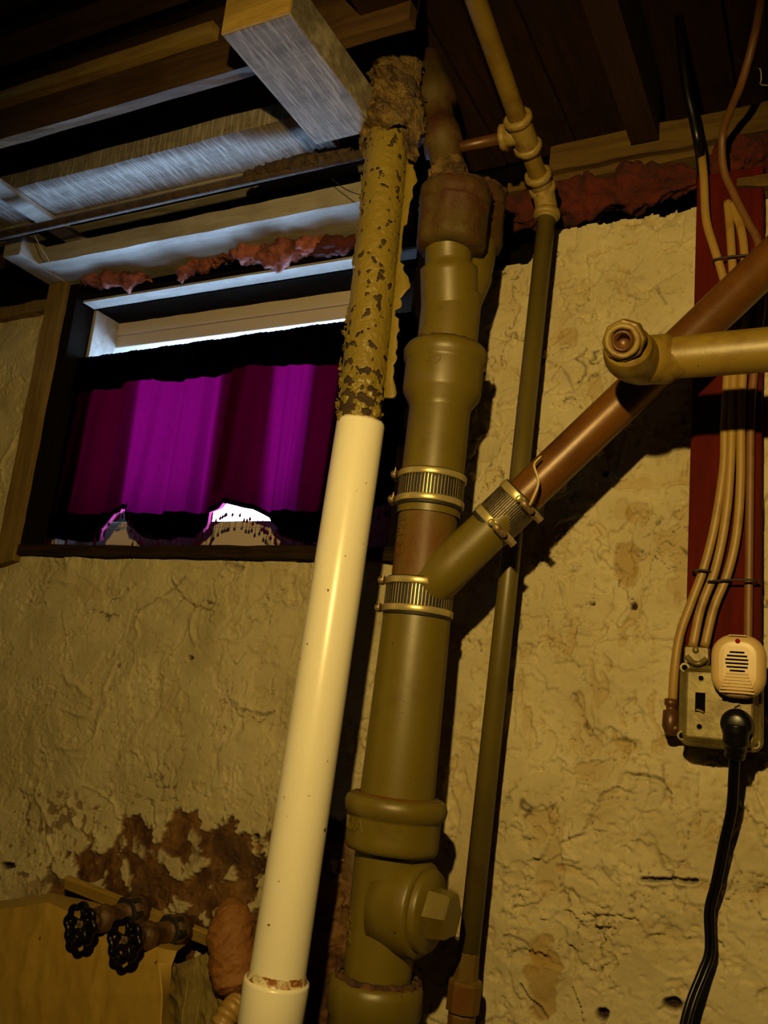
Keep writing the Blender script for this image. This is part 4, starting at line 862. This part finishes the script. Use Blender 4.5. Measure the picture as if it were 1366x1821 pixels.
cable([(1205, -10, 1.17), (1212, 80, 1.18), (1222, 160, 1.20), (1232, 205, 1.215), (1241, 250, 1.23), (1247, 290, 1.262), (1249, 320, 1.275)], .0070, 'black strand dropping past the sill plate left of the browner cable', 'black_plastic')  # black strand added for the dark shape above the first cable
def staple(u0, v0_, u1, v1_, label, Y=1.250):
    a_, b_ = P(u0, v0_, Y), P(u1, v1_, Y); g = tube(smooth_path([a_+Vector((0, .016, -.001)), a_, a_.lerp(b_, .5)+Vector((0, -.002, .001)), b_, b_+Vector((0, .016, -.001))], 5), .0016, 8)
    tag(obj('cable_strap', g, 'rubber'), label, 'strap')
staple(1270, 462, 1338, 454, 'black strap over the cables above the diagonal copper pipe', 1.245)
staple(1232, 1015, 1262, 1016, 'short black strap holding the outer cable, upper left of the box', 1.249)
staple(1262, 1034, 1344, 1032, 'long black strap across the three inner cables above the box', 1.245)

# ------------------------------------------------------------------ valves poking out of the wall, lower left
def valve(u, v, uw, vw, label):
    pw_ = P(uw, vw, 1.285); Yv = Yx(u, v, pw_.x+.002); Yv = min(max(Yv, 1.05), 1.2); c_ = P(u, v, Yv)
    a_ = (pw_-c_).normalized(); L = (pw_-c_).length
    e = tag(empty('gate_valve', c_), label, 'valve', 'gate valves on the wall')
    body = lathe(c_, a_, [(.006, .005), (.018, .0055), (.018, .013), (.028, .015), (.030, .011), (.036, .014), (.040, .020), (.056, .021), (.060, .016), (L*.62, .0165), (L*.62, .023), (L*.84, .024), (L*.86, .018), (L, .018)], 24, nz=.0012, nsc=.01)
    obj('valve_body', body, 'valve', e)
    obj('pipe_nut', lathe(c_+a_*(L*.60), a_, [(0, .012), (0, .026), (.020, .026), (.020, .012)], 6), 'rubber', e, smooth=False, bevel=.001)
    R_ = .027; _, e1, e2 = frame(a_); pts = []
    for k in range(72):
        th = 2*math.pi*k/72; rr_ = R_+.0022*math.cos(th*8); pts.append(c_+(e1*math.cos(th)+e2*math.sin(th))*rr_)
    g = tube(pts+[pts[0]], .0052, 12, cap=False)
    for k in range(5):
        th = 2*math.pi*k/5+.3; tube([c_+a_*.004, c_+(e1*math.cos(th)+e2*math.sin(th))*R_*.5+a_*.003, c_+(e1*math.cos(th)+e2*math.sin(th))*R_], [.0048, .0038, .0044], 8, g)
    hw = obj('handwheel', g, 'black_plastic', e)
    obj('wheel_nut', lathe(c_-a_*.004, a_, [(0, 0), (0, .005), (.003, .0062), (.012, .0062)], 6), 'steel_dull', hw, smooth=False)
    return c_
vA = valve(143, 1644, 268, 1612, 'corroded gate valve with a black handwheel, the farther left of the pair')
vB = valve(222, 1672, 342, 1648, 'corroded gate valve with a black handwheel, nearer the white pipe')
# sloping lath on the wall
l0, l1 = P(118, 1568, 1.268), P(425, 1690, 1.262)
tag(obj('wooden_lath', obox(l0, l1, .012, .022, (0, -.3, 1)), 'lath', smooth=False, bevel=.002), 'yellow wooden lath sloping down across the wall behind the valves', 'board')

# ------------------------------------------------------------------ draped and crumpled things at the lower left
tg_ = sheet([[P(-160, 1600, 1.275), P(0, 1603, 1.275), P(95, 1588, 1.275), P(200, 1612, 1.275), P(290, 1655, 1.27), P(330, 1680, 1.26)],
             [P(-160, 1615, 1.20), P(0, 1618, 1.19), P(85, 1606, 1.185), P(190, 1650, 1.185), P(285, 1685, 1.18), P(315, 1692, 1.185)],
             [P(-170, 1680, 1.185), P(-10, 1680, 1.17), P(80, 1680, 1.165), P(180, 1700, 1.17), P(285, 1712, 1.16), P(308, 1715, 1.175)],
             [P(-180, 1760, 1.18), P(-10, 1760, 1.16), P(80, 1765, 1.155), P(180, 1765, 1.155), P(290, 1765, 1.15), P(303, 1770, 1.18)],
             [P(-200, 2150, 1.17), P(-10, 2150, 1.15), P(80, 2150, 1.145), P(180, 2150, 1.145), P(280, 2150, 1.14), P(290, 2150, 1.18)]], 170, 150, .003, .10, 501)
tag(obj('draped_sheet', tg_, 'tarp', solid=.0015), 'smooth ochre sheet draped over a box below the valves, lower left', 'sheet')
g = sheet([[P(296, 1712, 1.20), P(325, 1712, 1.19), P(350, 1700, 1.20), P(378, 1690, 1.21), P(415, 1695, 1.235)],
           [P(305, 1750, 1.19), P(335, 1745, 1.16), P(362, 1740, 1.19), P(385, 1745, 1.18), P(420, 1745, 1.22)],
           [P(300, 1800, 1.18), P(330, 1800, 1.15), P(360, 1795, 1.18), P(392, 1790, 1.16), P(430, 1790, 1.21)],
           [P(290, 2150, 1.17), P(320, 2150, 1.14), P(350, 2150, 1.17), P(390, 2150, 1.15), P(430, 2150, 1.20)]], 120, 140, .008, .045, 511)
tag(obj('crumpled_cloth', g, 'tarp2', solid=.0015), 'crumpled olive cloth hanging between the ochre sheet and the white pipe', 'cloth')
cb_ = P(420, 1775, 1.165); g = crumple('paper_bag', cb_, (P(412, 1640, 1.19)-cb_), [(0, .006), (.012, .026), (.05, .036), (.09, .033), (.12, .022), (.135, .006)], 'orange', None, .006, 25, 110, .03)
tag(g, 'crumpled orange-brown paper bag wedged behind the foot of the white pipe', 'bag')
gh = smooth_path([P(385, 1860, 1.10), P(402, 1810, 1.10), P(425, 1785, 1.13)], 20)
tag(obj('ribbed_hose', tube(gh, [.016+.0022*math.sin(i*1.25) for i in range(len(gh))], 20), 'cable'), 'ribbed ochre hose end beneath the orange bag at the bottom edge', 'hose')
